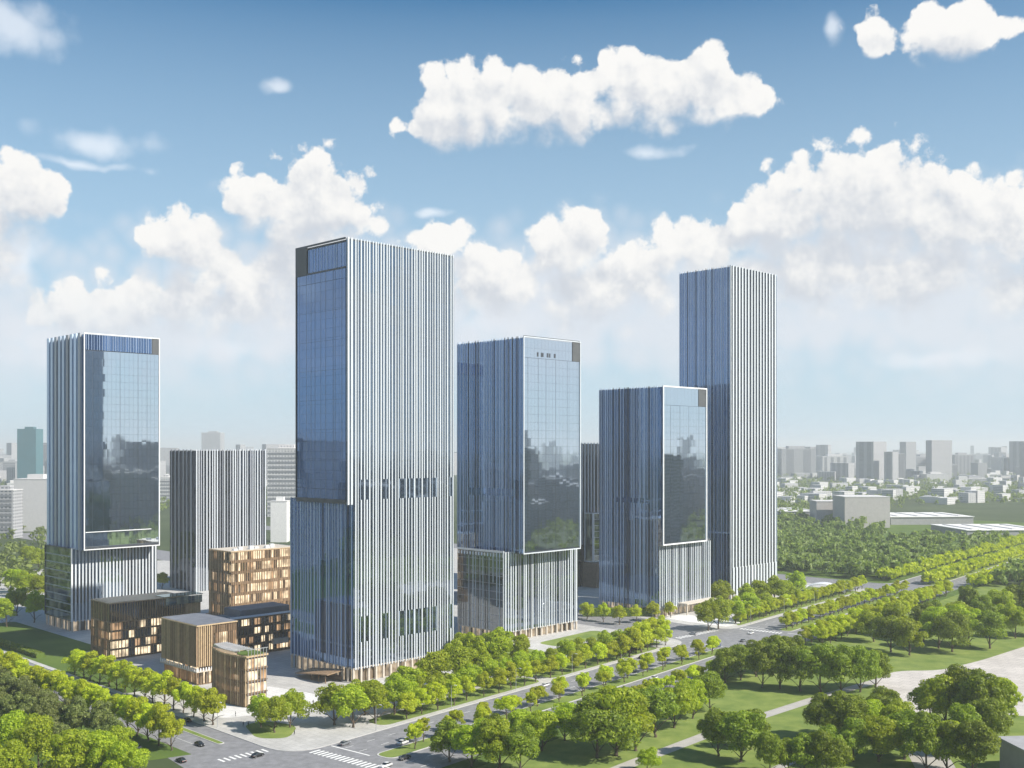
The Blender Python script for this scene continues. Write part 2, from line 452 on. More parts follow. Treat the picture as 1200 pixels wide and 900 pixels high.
# ------------------------------------------------------------------ terrain, roads, pavements
def polyline_strip(line, t0, t1):
    """strip between offsets t0 and t1 (left positive) of a polyline"""
    pts0, pts1 = [], []
    for i, p in enumerate(line):
        a = Vector(line[max(i-1,0)]); b = Vector(line[min(i+1,len(line)-1)])
        d = (b-a).normalized(); n = Vector((-d.y, d.x))
        pts0.append(tuple(Vector(p)+n*t0)); pts1.append(tuple(Vector(p)+n*t1))
    return pts0, pts1
def strip_sheet(name, line, t0, t1, z, m, parent=None):
    p0, p1 = polyline_strip(line, t0, t1)
    n = len(line)
    v = [(x,y,z) for x,y in p0] + [(x,y,z) for x,y in p1]
    f = [(i, i+1, n+i+1, n+i) for i in range(n-1)]
    return mesh_obj(name, v, f, m, parent)
def strip_slab(name, line, t0, t1, z0, z1, m, parent=None):
    p0, p1 = polyline_strip(line, t0, t1)
    return prism(name, p0 + p1[::-1], z0, z1, m, parent)

B0 = Vector(AB(204, 274))                                   # middle of the boulevard at the crossing
BD = Vector(AB(1, .115)).normalized()
BN = Vector((-BD.y, BD.x))
def BV(s, t):
    p = B0 + BD*s + BN*t
    return (p.x, p.y)
R30 = 30000
tag(sheet('ground', [(-R30,-R30),(R30,-R30),(R30,R30),(-R30,R30)], 0.0, M['terrain']), kind='structure')
# the park and the planted blocks
tag(sheet('park_lawn', [BV(-400,-30), BV(620,-30), (470,560), (470,60), (-200,60), (-330,120)], .02, M['lawn']), kind='structure')
bl = [BV(s, 0) for s in (-420, 0, 300, 600, 900, 1300, 1900)]
boulevard = tag(strip_sheet('boulevard', bl, -23, 24, .05, M['asphalt']), kind='structure')
ls_a0, ls_a1 = 174.0, 195.5
left_street = tag(sheet('left_street', [AB(ls_a0-14,270), AB(ls_a1+22,270), AB(ls_a1+22,340), AB(ls_a1+.5,360), AB(ls_a1+.5,1300), AB(ls_a0-4,1300), AB(ls_a0-4,350)], .042, M['asphalt']), kind='structure')
cross_street = tag(sheet('cross_street', [AB(436,312), AB(522,312), AB(522,350), AB(501,372), AB(501,1300), AB(457,1300), AB(457,372), AB(436,350)], .042, M['asphalt']), kind='structure')
far_street = tag(sheet('far_street', [AB(698,336), AB(772,342), AB(772,375), AB(753,400), AB(753,1300), AB(717,1300), AB(717,400), AB(698,375)], .042, M['asphalt']), kind='structure')

def bt(a, t):
    """point on the line offset t from the boulevard's middle, at grid coordinate a"""
    d = BD.x*S2 + BD.y*S2
    a0 = (B0.x + B0.y)*S2 + t*(BN.x+BN.y)*S2
    return BV((a-a0)/d, t)
KZ = .18
block1 = round_poly([bt(ls_a1, 24), bt(458, 24), AB(458, 900), AB(ls_a1, 900)], 16, 8)
tag(prism('block_pavement', block1, 0, KZ, M['paving']), kind='structure')
block2 = round_poly([bt(500, 24), bt(718, 24), AB(718, 900), AB(500, 900)], 16, 8)
tag(prism('block_pavement', block2, 0, KZ, M['paving']), kind='structure')
block3 = round_poly([bt(752, 24), bt(1500, 24), AB(1500, 700), AB(752, 700)], 14, 8)
tag(prism('block_verge', block3, 0, KZ, M['grass']), kind='structure')
# verge south of the boulevard
strip = [BV(s, 0) for s in (-420, 0, 300, 640, 900, 1300, 1900)]
tag(strip_slab('south_verge', strip, -31, -23, 0, KZ, M['grass']), kind='structure')
tag(prism('west_verge', [AB(ls_a0,322), AB(ls_a0,1200), AB(60,1200), AB(60,322+30)], 0, KZ, M['grass']), kind='structure')
# median with a grass top, cut at the crossings
def median(s0, s1):
    pts = [BV(s0,-4.2), BV(s1,-4.2), BV(s1,4.2), BV(s0,4.2)]
    o = tag(prism('median', round_poly(pts, 4, 6), 0, .2, M['kerb']), kind='structure')
    q = [BV(s0+.6,-3.7), BV(s1-.6,-3.7), BV(s1-.6,3.7), BV(s0+.6,3.7)]
    sheet('median_grass', round_poly(q, 3.6, 6), .206, M['lawn'], o)
median(12, 250); median(318, 520); median(568, 1500)
pts = [AB(186.2,326), AB(188.8,326), AB(188.8,700), AB(186.2,700)]
o = tag(prism('street_median', round_poly(pts, 1.2, 5), 0, .2, M['kerb']), kind='structure')
sheet('median_grass', round_poly([AB(186.5,326.5), AB(188.5,326.5), AB(188.5,699), AB(186.5,699)], .9, 5), .206, M['lawn'], o)
# kerb stones round the blocks
def kerb_line(pts, parent_name, w=.35):
    n = len(pts)
    c = Vector((sum(p[0] for p in pts)/n, sum(p[1] for p in pts)/n))
    inner = []
    for i in range(n):
        a = Vector(pts[i-1]); b = Vector(pts[(i+1)%n]); d = (b-a).normalized(); nn = Vector((-d.y, d.x))
        if nn.dot(c-Vector(pts[i])) < 0: nn = -nn
        inner.append(tuple(Vector(pts[i]) + nn*w))
    v = [(x,y,KZ+.03) for x,y in pts] + [(x,y,KZ+.03) for x,y in inner] + [(x,y,0.0) for x,y in pts]
    f = []
    for i in range(n):
        j = (i+1) % n
        f += [(i, j, n+j, n+i), (2*n+i, 2*n+j, j, i)]
    return tag(mesh_obj('kerb', v, f, M['kerb']), kind='structure')
out1 = [(p[0]*1.0, p[1]*1.0) for p in block1]
def grow(pts, g):
    n = len(pts); c = Vector((sum(p[0] for p in pts)/n, sum(p[1] for p in pts)/n)); r = []
    for i in range(n):
        a = Vector(pts[i-1]); b = Vector(pts[(i+1)%n]); d = (b-a).normalized(); nn = Vector((-d.y, d.x))
        if nn.dot(c-Vector(pts[i])) < 0: nn = -nn
        r.append(tuple(Vector(pts[i]) - nn*g))
    return r
for blk in (block1, block2, block3): kerb_line(grow(blk, .15), 'kerb', .45)

# lawns on the blocks
def lawn(pts, r=5, m='lawn', z=KZ+.02):
    return tag(sheet('frontage_lawn', round_poly(pts, r, 5), z, M[m]), kind='structure')
lawn([bt(240, 27), bt(335, 27), bt(335, 40), bt(240, 38)])
lawn([bt(341, 27), bt(432, 27), bt(428, 40), bt(341, 44)])
lawn([AB(341,346), AB(384,352), AB(384,388), AB(341,388)])
lawn([AB(398,366), AB(448,366), AB(448,385), AB(398,380)])
lawn([AB(402,330), AB(446,336), AB(446,358), AB(402,352)])
lawn([G(286,850), G(310,845), G(350,851), G(338,866), G(300,866)], 6)
lawn([bt(516, 27), bt(700, 27), bt(700, 44), bt(540, 44)])
lawn([AB(600,378), AB(700,378), AB(700,420), AB(660,420), AB(655,384), AB(600,382)])
lawn([AB(198,420), AB(218,420), AB(218,800), AB(198,800)], 3, 'grass')
lawn([AB(199,520), AB(235,520), AB(235,640), AB(199,640)], 3, 'grass', KZ+.03)
tag(sheet('white_walk', round_poly([AB(205,356), AB(217,352), AB(222,362), AB(217,378), AB(204,380)], 3, 4), KZ+.03, M['paving_white']), kind='structure')
tag(sheet('white_walk', round_poly([AB(233,340), AB(246,343), AB(252,366), AB(246,392), AB(234,392), AB(230,362)], 4, 4), KZ+.03, M['paving_white']), kind='structure')
tag(sheet('white_walk', round_poly([bt(508, 30), bt(528, 30), AB(530,384), AB(509,384)], 4, 4), KZ+.034, M['paving_white']), kind='structure')

# road paint: dashes, stop lines and the zebra stripes
def paint(parent, name, c, d, ln, w, z):
    d = Vector(d); n = Vector((-d.y, d.x)); c = Vector(c)
    p = [c+d*ln/2+n*w/2, c-d*ln/2+n*w/2, c-d*ln/2-n*w/2, c+d*ln/2-n*w/2]
    return sheet(name, [tuple(q) for q in p], z, M['paint'], parent)
_dash = None
for t in (10.8, 17.4, -10.5, -17):
    s = 14
    while s < 640:
        if not (252 < s < 316) and not (522 < s < 566):
            if _dash is None:
                me = bpy.data.meshes.new('dash'); me.from_pydata([(-1.8,-.1,0),(1.8,-.1,0),(1.8,.1,0),(-1.8,.1,0)], [], [(0,1,2,3)]); me.materials.append(M['paint']); _dash = me
            o = new_obj('lane_dash', _dash, boulevard); x, y = BV(s, t); o.location = (x, y, .056); o.rotation_euler = (0,0,math.atan2(BD.y, BD.x))
        s += 10
for k in range(17):
    paint(boulevard, 'zebra_stripe', BV(3.2, 22.2 - k*2.0), BD, 4.6, .95, .057)
for k in range(9):
    paint(left_street, 'zebra_stripe', AB(177.5+k*2.0, 309), Vector(AB(0,1)).normalized(), 4.0, .8, .05)
for s, t0, t1 in ((11, 4.6, 23), (256, 4.6, 23.4), (313, -22.5, -4.6), (322-4, 4.6, 23)):
    paint(boulevard, 'stop_line', BV(s, (t0+t1)/2), BN, abs(t1-t0), .6, .0575)
for k in range(13):
    paint(boulevard, 'zebra_stripe', BV(311, 21.5-k*1.9), BD, 4.0, .9, .057)
    paint(cross_street, 'zebra_stripe', AB(462+k*2.8, 338), Vector(AB(0,1)).normalized(), 4.0, 1.2, .05)
A_dir = Vector(AB(1,0)).normalized(); B_dir = Vector(AB(0,1)).normalized()
paint(left_street, 'edge_line', AB(180.5, 460), B_dir, 260, .15, .05)

# park: paths and the pale plaza on the right
def gp(lst): return [G(*p) for p in lst]
tag(strip_sheet('park_path', [G(640,935), G(745,893), G(850,853), G(965,816), G(1035,796)], -2.6, 2.6, .034, M['path']), kind='structure')
tag(sheet('park_plaza', round_poly(gp([(1022,800),(1048,786),(1100,786),(1150,774),(1215,753),(1400,760),(1330,850),(1185,838),(1120,832),(1060,838)]), 12, 6), .038, M['plaza']), kind='structure')
tag(sheet('park_plaza_walk', gp([(1040,838),(1085,842),(1120,900),(1075,905)]), .046, M['path']), kind='structure')
tag(strip_sheet('park_walk', [G(900,905), G(985,868), G(1090,842)], -1.6, 1.6, .0425, M['path']), kind='structure')

# ------------------------------------------------------------------ towers
def pane_sheet(name, parent, face, off, u0, u1, z0, z1, nu, nz, m, seed=0, tilt=.0014, gap=.03):
    """curtain wall: every pane a quad of its own, set a hair out of true"""
    r = np.random.RandomState(seed + 11)
    us = np.linspace(u0, u1, nu+1); zs = np.linspace(z0, z1, nz+1)
    v, f = [], []
    for i in range(nu):
        for j in range(nz):
            a, b = us[i]+gap, us[i+1]-gap; c, d = zs[j]+gap, zs[j+1]-gap
            tu, tz = r.randn(2)*tilt
            k = len(v)
            for (uu, zz) in ((a,c),(b,c),(b,d),(a,d)):
                dd = tu*(uu-(a+b)/2) + tz*(zz-(c+d)/2)
                if face == 'R': v.append((uu, off-dd, zz))
                elif face == 'L': v.append((off-dd, uu, zz))
                elif face == 'RB': v.append((uu, off+dd, zz))
                else: v.append((off+dd, uu, zz))
            f.append((k,k+1,k+2,k+3) if face in ('R','LB') else (k,k+3,k+2,k+1))
    o = mesh_obj(name, v, f, m, parent)
    o['kind'] = 'stuff'
    return o
def fin(parent, face, off, u, w, depth, z0, z1, m, name='fin'):
    if face == 'R': return box(name, parent, m, u-w/2, u+w/2, off-depth, off+.1, z0, z1)
    if face == 'L': return box(name, parent, m, off-depth, off+.1, u-w/2, u+w/2, z0, z1)
    if face == 'LB': return box(name, parent, m, off-.1, off+depth, u-w/2, u+w/2, z0, z1)
    return box(name, parent, m, u-w/2, u+w/2, off-.1, off+depth, z0, z1)
def fins(parent, face, off, u0, u1, n, z0, z1, m, w=(.5,.9), depth=.6, jitter=.25, seed=0, gaps=None, alt=None):
    r = random.Random(seed)
    pitch = (u1-u0)/n
    for i in range(n):
        u = u0 + (i+.5)*pitch + (r.random()-.5)*pitch*jitter
        ww = r.uniform(*w)
        mm = alt if (alt and r.random() < .3) else m
        spans = [(z0, z1)]
        if gaps:
            for (ga, gb, zg0, zg1) in gaps:
                if ga <= (u-u0)/(u1-u0) <= gb and i % 3:
                    sp = []
                    for (a, b) in spans:
                        if zg0 > a and zg1 < b: sp += [(a, zg0), (zg1, b)]
                        else: sp.append((a, b))
                    spans = sp
        for (a, b) in spans: fin(parent, face, off, u, ww, depth*r.uniform(.85,1.15), a, b, mm)
def corner_local(px, gpy):
    X, Y = G(px, gpy); return X, Y
def len_right(X, Y, px):
    k = (px-600)/FPX
    return (k*Y - X)/(S2*(1-k))
def len_left(X, Y, px):
    k = (px-600)/FPX
    return (X - k*Y)/(S2*(1+k))
def edge_frame(parent, face, off, u0, u1, z0, z1, m, w=.5, d=.35):
    fin(parent, face, off, u0+w/2, w, d, z0, z1, m, 'edge_frame')
    fin(parent, face, off, u1-w/2, w, d, z0, z1, m, 'edge_frame')
    if face == 'R':
        box('edge_frame', parent, m, u0+w, u1-w, off-d, off+.1, z1-w, z1)
        box('edge_frame', parent, m, u0+w, u1-w, off-d, off+.1, z0, z0+w)
    else:
        box('edge_frame', parent, m, off-d, off+.1, u0+w, u1-w, z1-w, z1)
        box('edge_frame', parent, m, off-d, off+.1, u0+w, u1-w, z0, z0+w)
def transoms(parent, face, off, u0, u1, zs, m, h=.18, d=.06):
    v, f = [], []
    for z in zs:
        k = len(v)
        for (uu, dd, zz) in ((u0,-.02,z),(u1,-.02,z),(u1,d,z),(u0,d,z),(u0,-.02,z+h),(u1,-.02,z+h),(u1,d,z+h),(u0,d,z+h)):
            v.append((uu, off-dd, zz) if face == 'R' else (off-dd, uu, zz))
        f += [(k,k+1,k+2,k+3),(k+4,k+7,k+6,k+5),(k,k+4,k+5,k+1),(k+1,k+5,k+6,k+2),(k+2,k+6,k+7,k+3),(k+3,k+7,k+4,k)]
    o = mesh_obj('floor_lines', v, f, m, parent); o['kind'] = 'stuff'
    return o
def volume(parent, x0, x1, y0, y1, z0, z1, fl=4.2, gm=None, name='core', roof=True, seed=0, pitch=3.0):
    """dark core with glazing on its four faces: gm maps face -> material"""
    gm = gm or {}
    e = .22
    box(name, parent, M['core'], x0+e, x1-e, y0+e, y1-e, z0, z1)
    nz = max(1, round((z1-z0)/fl))
    for i, (face, off, u0, u1) in enumerate((('R',y0,x0,x1),('L',x0,y0,y1),('RB',y1,x0,x1),('LB',x1,y0,y1))):
        g_ = gm.get(face, M['glass_fin'])
        if g_ is None: continue
        nu = max(2, round((u1-u0)/(pitch if face in ('R','L') else 6)))
        pane_sheet('glass_panes', parent, face, off, u0, u1, z0, z1, nu, nz if face in ('R','L') else max(1, nz//2), g_, seed*7+i)
    if roof: box('roof_deck', parent, M['roof'], x0+.4, x1-.4, y0+.4, y1-.4, z1, z1+.25)
def floors(z0, z1, fl=4.2):
    n = max(1, round((z1-z0)/fl)); return [z0 + (z1-z0)*k/n for k in range(1, n)]
def lobby(parent, x0, x1, y0, y1, h, inset=1.6, pitch=4.0, col=.8, seed=0):
    volume(parent, x0+inset, x1-inset, y0+inset, y1-inset, 0, h, fl=h, gm={k: M['glass_lobby'] for k in ('R','L')}, name='lobby_core', roof=False, seed=seed, pitch=2.2)
    n = int((x1-x0)/pitch)
    for i in range(n+1):
        u = x0 + .5 + (x1-x0-1)*i/n
        box('column', parent, M['stone'], u-col/2, u+col/2, y0+.25, y0+.25+col, 0, h)
    n = int((y1-y0)/pitch)
    for i in range(1, n+1):
        u = y0 + .5 + (y1-y0-1)*i/n
        box('column', parent, M['stone'], x0+.25, x0+.25+col, u-col/2, u+col/2, 0, h)
    box('soffit', parent, M['stone'], x0+.1, x1-.1, y0+.1, y1-.1, h, h+.35)
RZ = math.radians(45)
GB = .18   # pavement level

def tower_main():
    X, Y = G(406, 803)
    Lr, Ll = len_right(X, Y, 532), len_left(X, Y, 347)
    t = thing('office_tower', (X, Y, GB), RZ, 'tallest foreground glass tower with white vertical fins and an overhanging upper block', 'tower', 'glass office towers')
    zt = H_at(0, 278, Y); zl = H_at(0, 589, Y)
    ox = 3.6
    Ll2 = len_left(X + ox*S2, Y + ox*S2, 340)
    zb = 6.4
    # lower block
    lobby(t, ox, Lr, 0, Ll2, zb-.4, seed=1)
    volume(t, ox, Lr, 0, Ll2, zb, zl, gm={'R': M['glass_fin'], 'L': M['glass_blue']}, seed=1, pitch=1.75)
    fins(t, 'L', ox, .3, Ll2-.3, 21, zb-.6, zl+.5, M['pale_fin'], (.18,.38), .3, .6, 3, alt=M['frame_dark'])
    box('soffit_panel', t, M['frame_dark'], -.05, ox-.05, .1, Ll-.1, zl-.9, zl-.05)
    # upper block
    volume(t, 0, Lr, 0, Ll, zl+.02, zt-1.2, gm={'R': M['glass_fin'], 'L': None}, seed=2, pitch=1.75)
    zc = zt - 13.0
    pane_sheet('glass_panes', t, 'L', 0, .6, Ll-.8, zl+1.0, zc, 8, round((zc-zl)/4.2), M['glass_blue'], 21)
    transoms(t, 'L', 0, .6, Ll-.8, floors(zl+1, zc)[::3], M['frame_dark'], .09, .04)
    pane_sheet('crown_glass', t, 'L', .16, .6, Ll*.76, zc+.8, zt-2.0, 9, 1, M['glass_blue'], 22)
    fins(t, 'L', .1, .8, Ll*.75, 12, zc+.8, zt-2.0, M['pale_fin'], (.08,.2), .15, .5, 4)
    fins(t, 'L', 0, .9, Ll-1.1, 9, zl+1.0, zc, M['grey_fin'], (.05,.11), .08, .7, 5)
    box('crown_panel', t, M['dark_panel'], -.3, .2, Ll*.77, Ll-.55, zc, zt-.7)
    box('crown_sill', t, M['frame_dark'], -.2, .2, .55, Ll*.77, zc, zc+.75)
    box('edge_frame', t, M['frame_dark'], -.35, .3, Ll-.55, Ll, zl, zt-.7)
    box('edge_frame', t, M['frame_dark'], -.35, .3, .55, Ll, zt-.69, zt)
    box('edge_frame', t, M['frame_dark'], -.30, .3, .55, Ll-.56, zl-.06, zl+.95)
    box('parapet', t, M['frame_dark'], .35, Lr-.1, .12, .5, zt-1.2, zt-.5)
    box('parapet', t, M['frame_dark'], Lr-.5, Lr-.1, .52, Ll-.1, zt-1.2, zt-.5)
    box('roof_plant', t, M['roof'], 8, Lr-10, 8, Ll-8, zt-1, zt+1.0-2.4)
    # right face: fins from the crown to the lobby, interrupted at two double-height floors
    gp_ = [(.05,.13),(.24,.33),(.42,.83),(.945,1.0)]
    gaps = [(a, b, H_at(0,587,Y), H_at(0,563,Y)) for a, b in gp_] + [(a, b, 17.0, 28.0) for a, b in gp_]
    fins(t, 'R', 0, ox+.2, Lr, 37, zb-.8, zt, M['white_fin'], (.32,.64), .22, .4, 6, gaps)
    for (a, b, g0, g1) in gaps: fins(t, 'R', 0, ox+.2+a*(Lr-ox), ox+.2+b*(Lr-ox)-.4, max(2, round((b-a)*22)), g0, g1, M['pale_fin'], (.12,.3), .15, .5, 66)
    fins(t, 'R', 0, .05, ox+.1, 2, zl-1.2, zt, M['white_fin'], (.8,1.1), .26, .1, 7)
    fins(t, 'LB', Lr, 1, Ll-1, 18, zb, zt, M['white_fin'], (.5,.9), .6, .3, 8)
    return t

def tower_offset(label, lc, lg, uc, l_left, l_right, u_left, u_right, top, ledge, x0, spec, seed):
    """tower whose upper glass block is shifted out over the lower one; lc/lg near corner of the lower block"""
    X, Y = G(lc, lg)
    t = thing('office_tower', (X, Y, GB), RZ, label, 'tower', 'glass office towers')
    Lr, Ll = len_right(X, Y, l_right), len_left(X, Y, l_left)
    # overhang so that the upper corner stands at column uc
    k = (uc-600)/FPX
    xx, yy = X + x0*S2, Y + x0*S2
    o = (k*yy - xx)/(S2*(1+k))
    xc, yc = xx + o*S2, yy - o*S2
    ULr, ULl = len_right(xc, yc, u_right), len_left(xc, yc, u_left)
    zl = H_at(0, ledge, yc); zt = H_at(0, top, yc)
    return t, Lr, Ll, x0, o, ULr, ULl, zl, zt

def tower_left():
    t, Lr, Ll, x0, o, ULr, ULl, zl, zt = tower_offset('glass tower at the far left edge with broad pleated side and city reflection', 84, 741, 98, 53, 184, 55, 187, 390, 645, 3.0, None, 3)
    lobby(t, 0, Lr, 0, Ll, 5.5, seed=3)
    volume(t, 0, Lr, 0, Ll, 5.9, zl, gm={'R': M['glass_fin'], 'L': M['glass_office']}, seed=3, pitch=3)
    edge_frame(t, 'L', 0, 0, Ll, 5.9, zl+.6, M['frame_dark'], .5, .4)
    fin(t, 'R', 0, -.0, .9, .55, 5.5, zl+.5, M['frame_white'], 'edge_frame')
    transoms(t, 'L', 0, .6, Ll-.6, floors(5.9, zl), M['grey_fin'], .5, .2)
    fins(t, 'R', 0, 1.2, Lr, 25, 5.2, zl-.2, M['white_fin'], (.75,.95), .3, .1, 9)
    # upper
    x1, y0, y1 = x0+ULr, -o, -o+ULl
    volume(t, x0, x1, y0, y1, zl+.02, zt-1, gm={'R': None, 'L': M['glass_blue']}, seed=4, pitch=3)
    zc = zt-9.5
    pane_sheet('glass_panes', t, 'R', y0, x0+.5, x1-.5, zl+.8, zc, 17, round((zc-zl)/4.2), M['glass_clear'], 31)
    pane_sheet('crown_glass', t, 'R', y0+.1, x0+.5, x1-4.5, zc+.4, zt-.8, 20, 1, M['glass_blue'], 32)
    fins(t, 'R', y0, x0+.6, x1-4.5, 26, zc+.4, zt-.8, M['pale_fin'], (.1,.22), .15, .3, 10)
    fins(t, 'R', y0, x0+.8, x1-.8, 5, zl+.8, zc, M['frame_dark'], (.05,.1), .05, .8, 12)
    box('crown_panel', t, M['dark_panel'], x1-4.5, x1-.5, y0-.15, y0+.2, zc, zt-.55)
    box('light_band', t, M['frame_white'], x0+1, x1-5, y0-.2, y0+.1, zl+9.2, zl+9.6)
    edge_frame(t, 'R', y0, x0, x1, zl-.3, zt, M['frame_white'], .55, .4)
    box('edge_frame', t, M['frame_dark'], x0+.6, x1-.6, y0-.32, y0+.1, zl+.3, zl+1.6)
    # broad pleats on the left face
    n = 9
    for i in range(n):
        u = y0 + 1.2 + (ULl-2.4)*(i+.5)/n
        fin(t, 'L', x0, u, (ULl-2.4)/n*.55, 1.0, zl-.4, zt, M['pale_fin'] if i % 3 else M['grey_fin'], 'pleat')
    box('soffit_panel', t, M['frame_dark'], x0+.2, x1-.2, y0+.2, -.1, zl-.35, zl)
    box('terrace_parapet', t, M['frame_white'], .02, x0-.7, .02, .35, zl+.02, zl+.8)
    return t

def tower_centre():
    t, Lr, Ll, x0, o, ULr, ULl, zl, zt = tower_offset('glass tower behind the tallest one, dark lower block and terrace parapet', 591, 753, 613, 536, 677, 535.5, 680, 394, 649, 7.0, None, 4)
    lobby(t, 0, Lr, 0, Ll, 4.6, seed=5)
    volume(t, 0, Lr, 0, Ll, 5.0, zl, gm={'R': M['glass_fin'], 'L': M['glass_dark']}, seed=5, pitch=3)
    fin(t, 'L', 0, .5, .5, .4, 4.8, zl+1.2, M['white_fin'], 'edge_frame')
    for i, u in enumerate((3.4, 5.4, 8.2)): fin(t, 'L', 0, u, .3, .3, 6+i*12, zl, M['pale_fin'])
    transoms(t, 'L', 0, .9, Ll-.4, floors(5.0, zl), M['grey_fin'], .3, .08)
    fins(t, 'L', 0, 10, Ll-.5, 14, 5.2, zl-2.6, M['frame_dark'], (.1,.25), .2, .6, 77, alt=M['pale_fin'])
    box('terrace_parapet', t, M['frame_white'], -.15, .25, .9, Ll, zl+.02, zl+1.1)
    for i in range(16):
        u = 1.2 + (Ll-2.4)*i/15
        box('terrace_screen', t, M['pale_fin'] if i % 3 else M['frame_white'], -.1, .1, u-.45, u+.45, zl-2.2, zl-.5)
    fins(t, 'R', 0, .3, Lr, 31, 4.4, zl+.6, M['white_fin'], (.38,.8), .25, .5, 14, alt=M['grey_fin'])
    x1, y0, y1 = x0+ULr, -o, -o+ULl
    volume(t, x0, x1, y0, y1, zl+.02, zt-1, gm={'R': None, 'L': M['glass_blue']}, seed=6, pitch=2.6)
    fins(t, 'L', x0, y0+.3, y1-.2, 40, zl-.3, zt, M['pale_fin'], (.14,.32), .25, .7, 15, alt=M['frame_dark'], gaps=[(.12,.86,zl+29,zl+33)])
    zc = zt-11
    pane_sheet('glass_panes', t, 'R', y0, x0+.5, x1-.5, zl+.8, zc, 16, round((zc-zl)/4.2), M['glass_clear'], 41)
    pane_sheet('crown_glass', t, 'R', y0+.1, x0+.5, x1-6.5, zc+.1, zt-.8, 14, 2, M['glass_clear'], 42)
    r = random.Random(5)
    for u, w in ((10.5,1.0),(13.5,1.8),(18.0,1.0),(19.8,.8),(23.5,1.2)):
        box('crown_window', t, M['frame_dark'], x0+u, x0+u+w, y0-.06, y0+.2, zc+1.0, zc+3.2)
    fins(t, 'R', y0, x0+.8, x1-.8, 6, zl+.8, zc, M['frame_dark'], (.05,.1), .05, .8, 16)
    box('crown_panel', t, M['dark_panel'], x1-6.4, x1-.5, y0-.15, y0+.2, zc+.1, zt-.55)
    edge_frame(t, 'R', y0, x0, x1, zl-.5, zt, M['white_fin'], .5, .45)
    box('edge_frame', t, M['frame_dark'], x0+.55, x1-.55, y0-.2, y0+.3, zt-.5, zt+.35)
    box('soffit_panel', t, M['frame_dark'], x0+.2, x1-.2, y0+.2, -.7, zl-.5, zl)
    return t

def tower_right_small():
    t, Lr, Ll, x0, o, ULr, ULl, zl, zt = tower_offset('shorter glass tower in front of the tall finned tower, white-framed glass face', 772, 724, 776.5, 702, 833, 702, 828, 452, 639, 0.0, None, 5)
    lobby(t, 0, Lr, 0, Ll, 5.4, seed=7)
    volume(t, 0, Lr, 0, Ll, 5.8, zl, gm={'R': M['glass_fin'], 'L': M['glass_blue']}, seed=7, pitch=3)
    x1, y0, y1 = ULr, -o, -o+ULl
    volume(t, 0, x1, y0, y1, zl+.02, zt-1, gm={'R': None, 'L': M['glass_blue']}, seed=8, pitch=2.6)
    fins(t, 'L', 0, .4, Ll-.2, 30, 3.5, zt, M['pale_fin'], (.22,.42), .28, .5, 17, alt=M['frame_dark'], gaps=[(.1,.75,zl+24,zl+27)])
    fins(t, 'R', 0, .2, Lr, 27, 4.0, zl-.6, M['white_fin'], (.42,.8), .25, .4, 18, alt=M['grey_fin'])
    zc = zt-11.5
    pane_sheet('glass_panes', t, 'R', y0, .6, x1-.6, zl+.8, zc, 13, round((zc-zl)/4.2), M['glass_clear'], 51)
    pane_sheet('crown_glass', t, 'R', y0+.1, .6, x1-8.5, zc+.1, zt-.8, 10, 1, M['glass_clear'], 52)
    box('crown_panel', t, M['dark_panel'], x1-8.4, x1-.6, y0-.15, y0+.2, zc+.1, zt-.6)
    fins(t, 'R', y0, .8, x1-.8, 4, zl+.8, zc, M['frame_dark'], (.05,.1), .05, .8, 19)
    edge_frame(t, 'R', y0, 0, x1, zl-.5, zt, M['frame_white'], .8, .5)
    box('soffit_panel', t, M['stone'], .2, x1-.2, y0+.2, -.1, zl-.6, zl-.04)
    box('canopy_roof', t, M['stone'], Lr*.35, Lr*.98, -7, .6, 6.2, 6.8)
    box('canopy_post', t, M['stone'], Lr*.36, Lr*.36+.6, -6.6, -6, 0, 6.2)
    box('canopy_post', t, M['stone'], Lr*.66, Lr*.66+.6, -6.6, -6, 0, 6.2)
    box('canopy_post', t, M['stone'], Lr*.96, Lr*.96+.6, -6.6, -6, 0, 6.2)
    return t

def tower_right_tall():
    X, Y = G(857, 709)
    Lr, Ll = len_right(X, Y, 910), len_left(X, Y, 796)
    t = thing('office_tower', (X, Y, GB), RZ, 'tall rightmost tower with strong white stripes on its sunlit face', 'tower', 'glass office towers')
    zt = H_at(0, 311, Y); zm = 23.0
    lobby(t, 0, Lr, 0, Ll, 6, seed=9)
    volume(t, 0, Lr, 0, Ll, 6.4, zt-1, gm={'R': M['glass_black'], 'L': M['glass_blue']}, seed=9, pitch=2.2)
    fins(t, 'R', 0, .1, Lr, 15, zm, zt, M['white_fin'], (1.4,1.55), .28, .06, 20)
    fins(t, 'R', 0, .8, Lr+.5, 15, 5.2, zm+.5, M['white_fin'], (1.8,2.0), .3, .05, 21)
    fins(t, 'L', 0, 1.0, Ll-.2, 22, 5.6, zt, M['pale_fin'], (.2,.5), .25, .6, 22, alt=M['frame_dark'])
    fin(t, 'L', 0, .45, .9, .55, 1, zt, M['white_fin'])
    fin(t, 'LB', Lr, 1.0, 1.6, 1.0, 8, zt, M['pale_fin'])
    fin(t, 'LB', Lr, 4.0, 1.6, 1.6, 66, zt, M['pale_fin'])
    box('parapet', t, M['frame_dark'], .3, Lr-.3, .3, .7, zt-1, zt-.3)
    return t

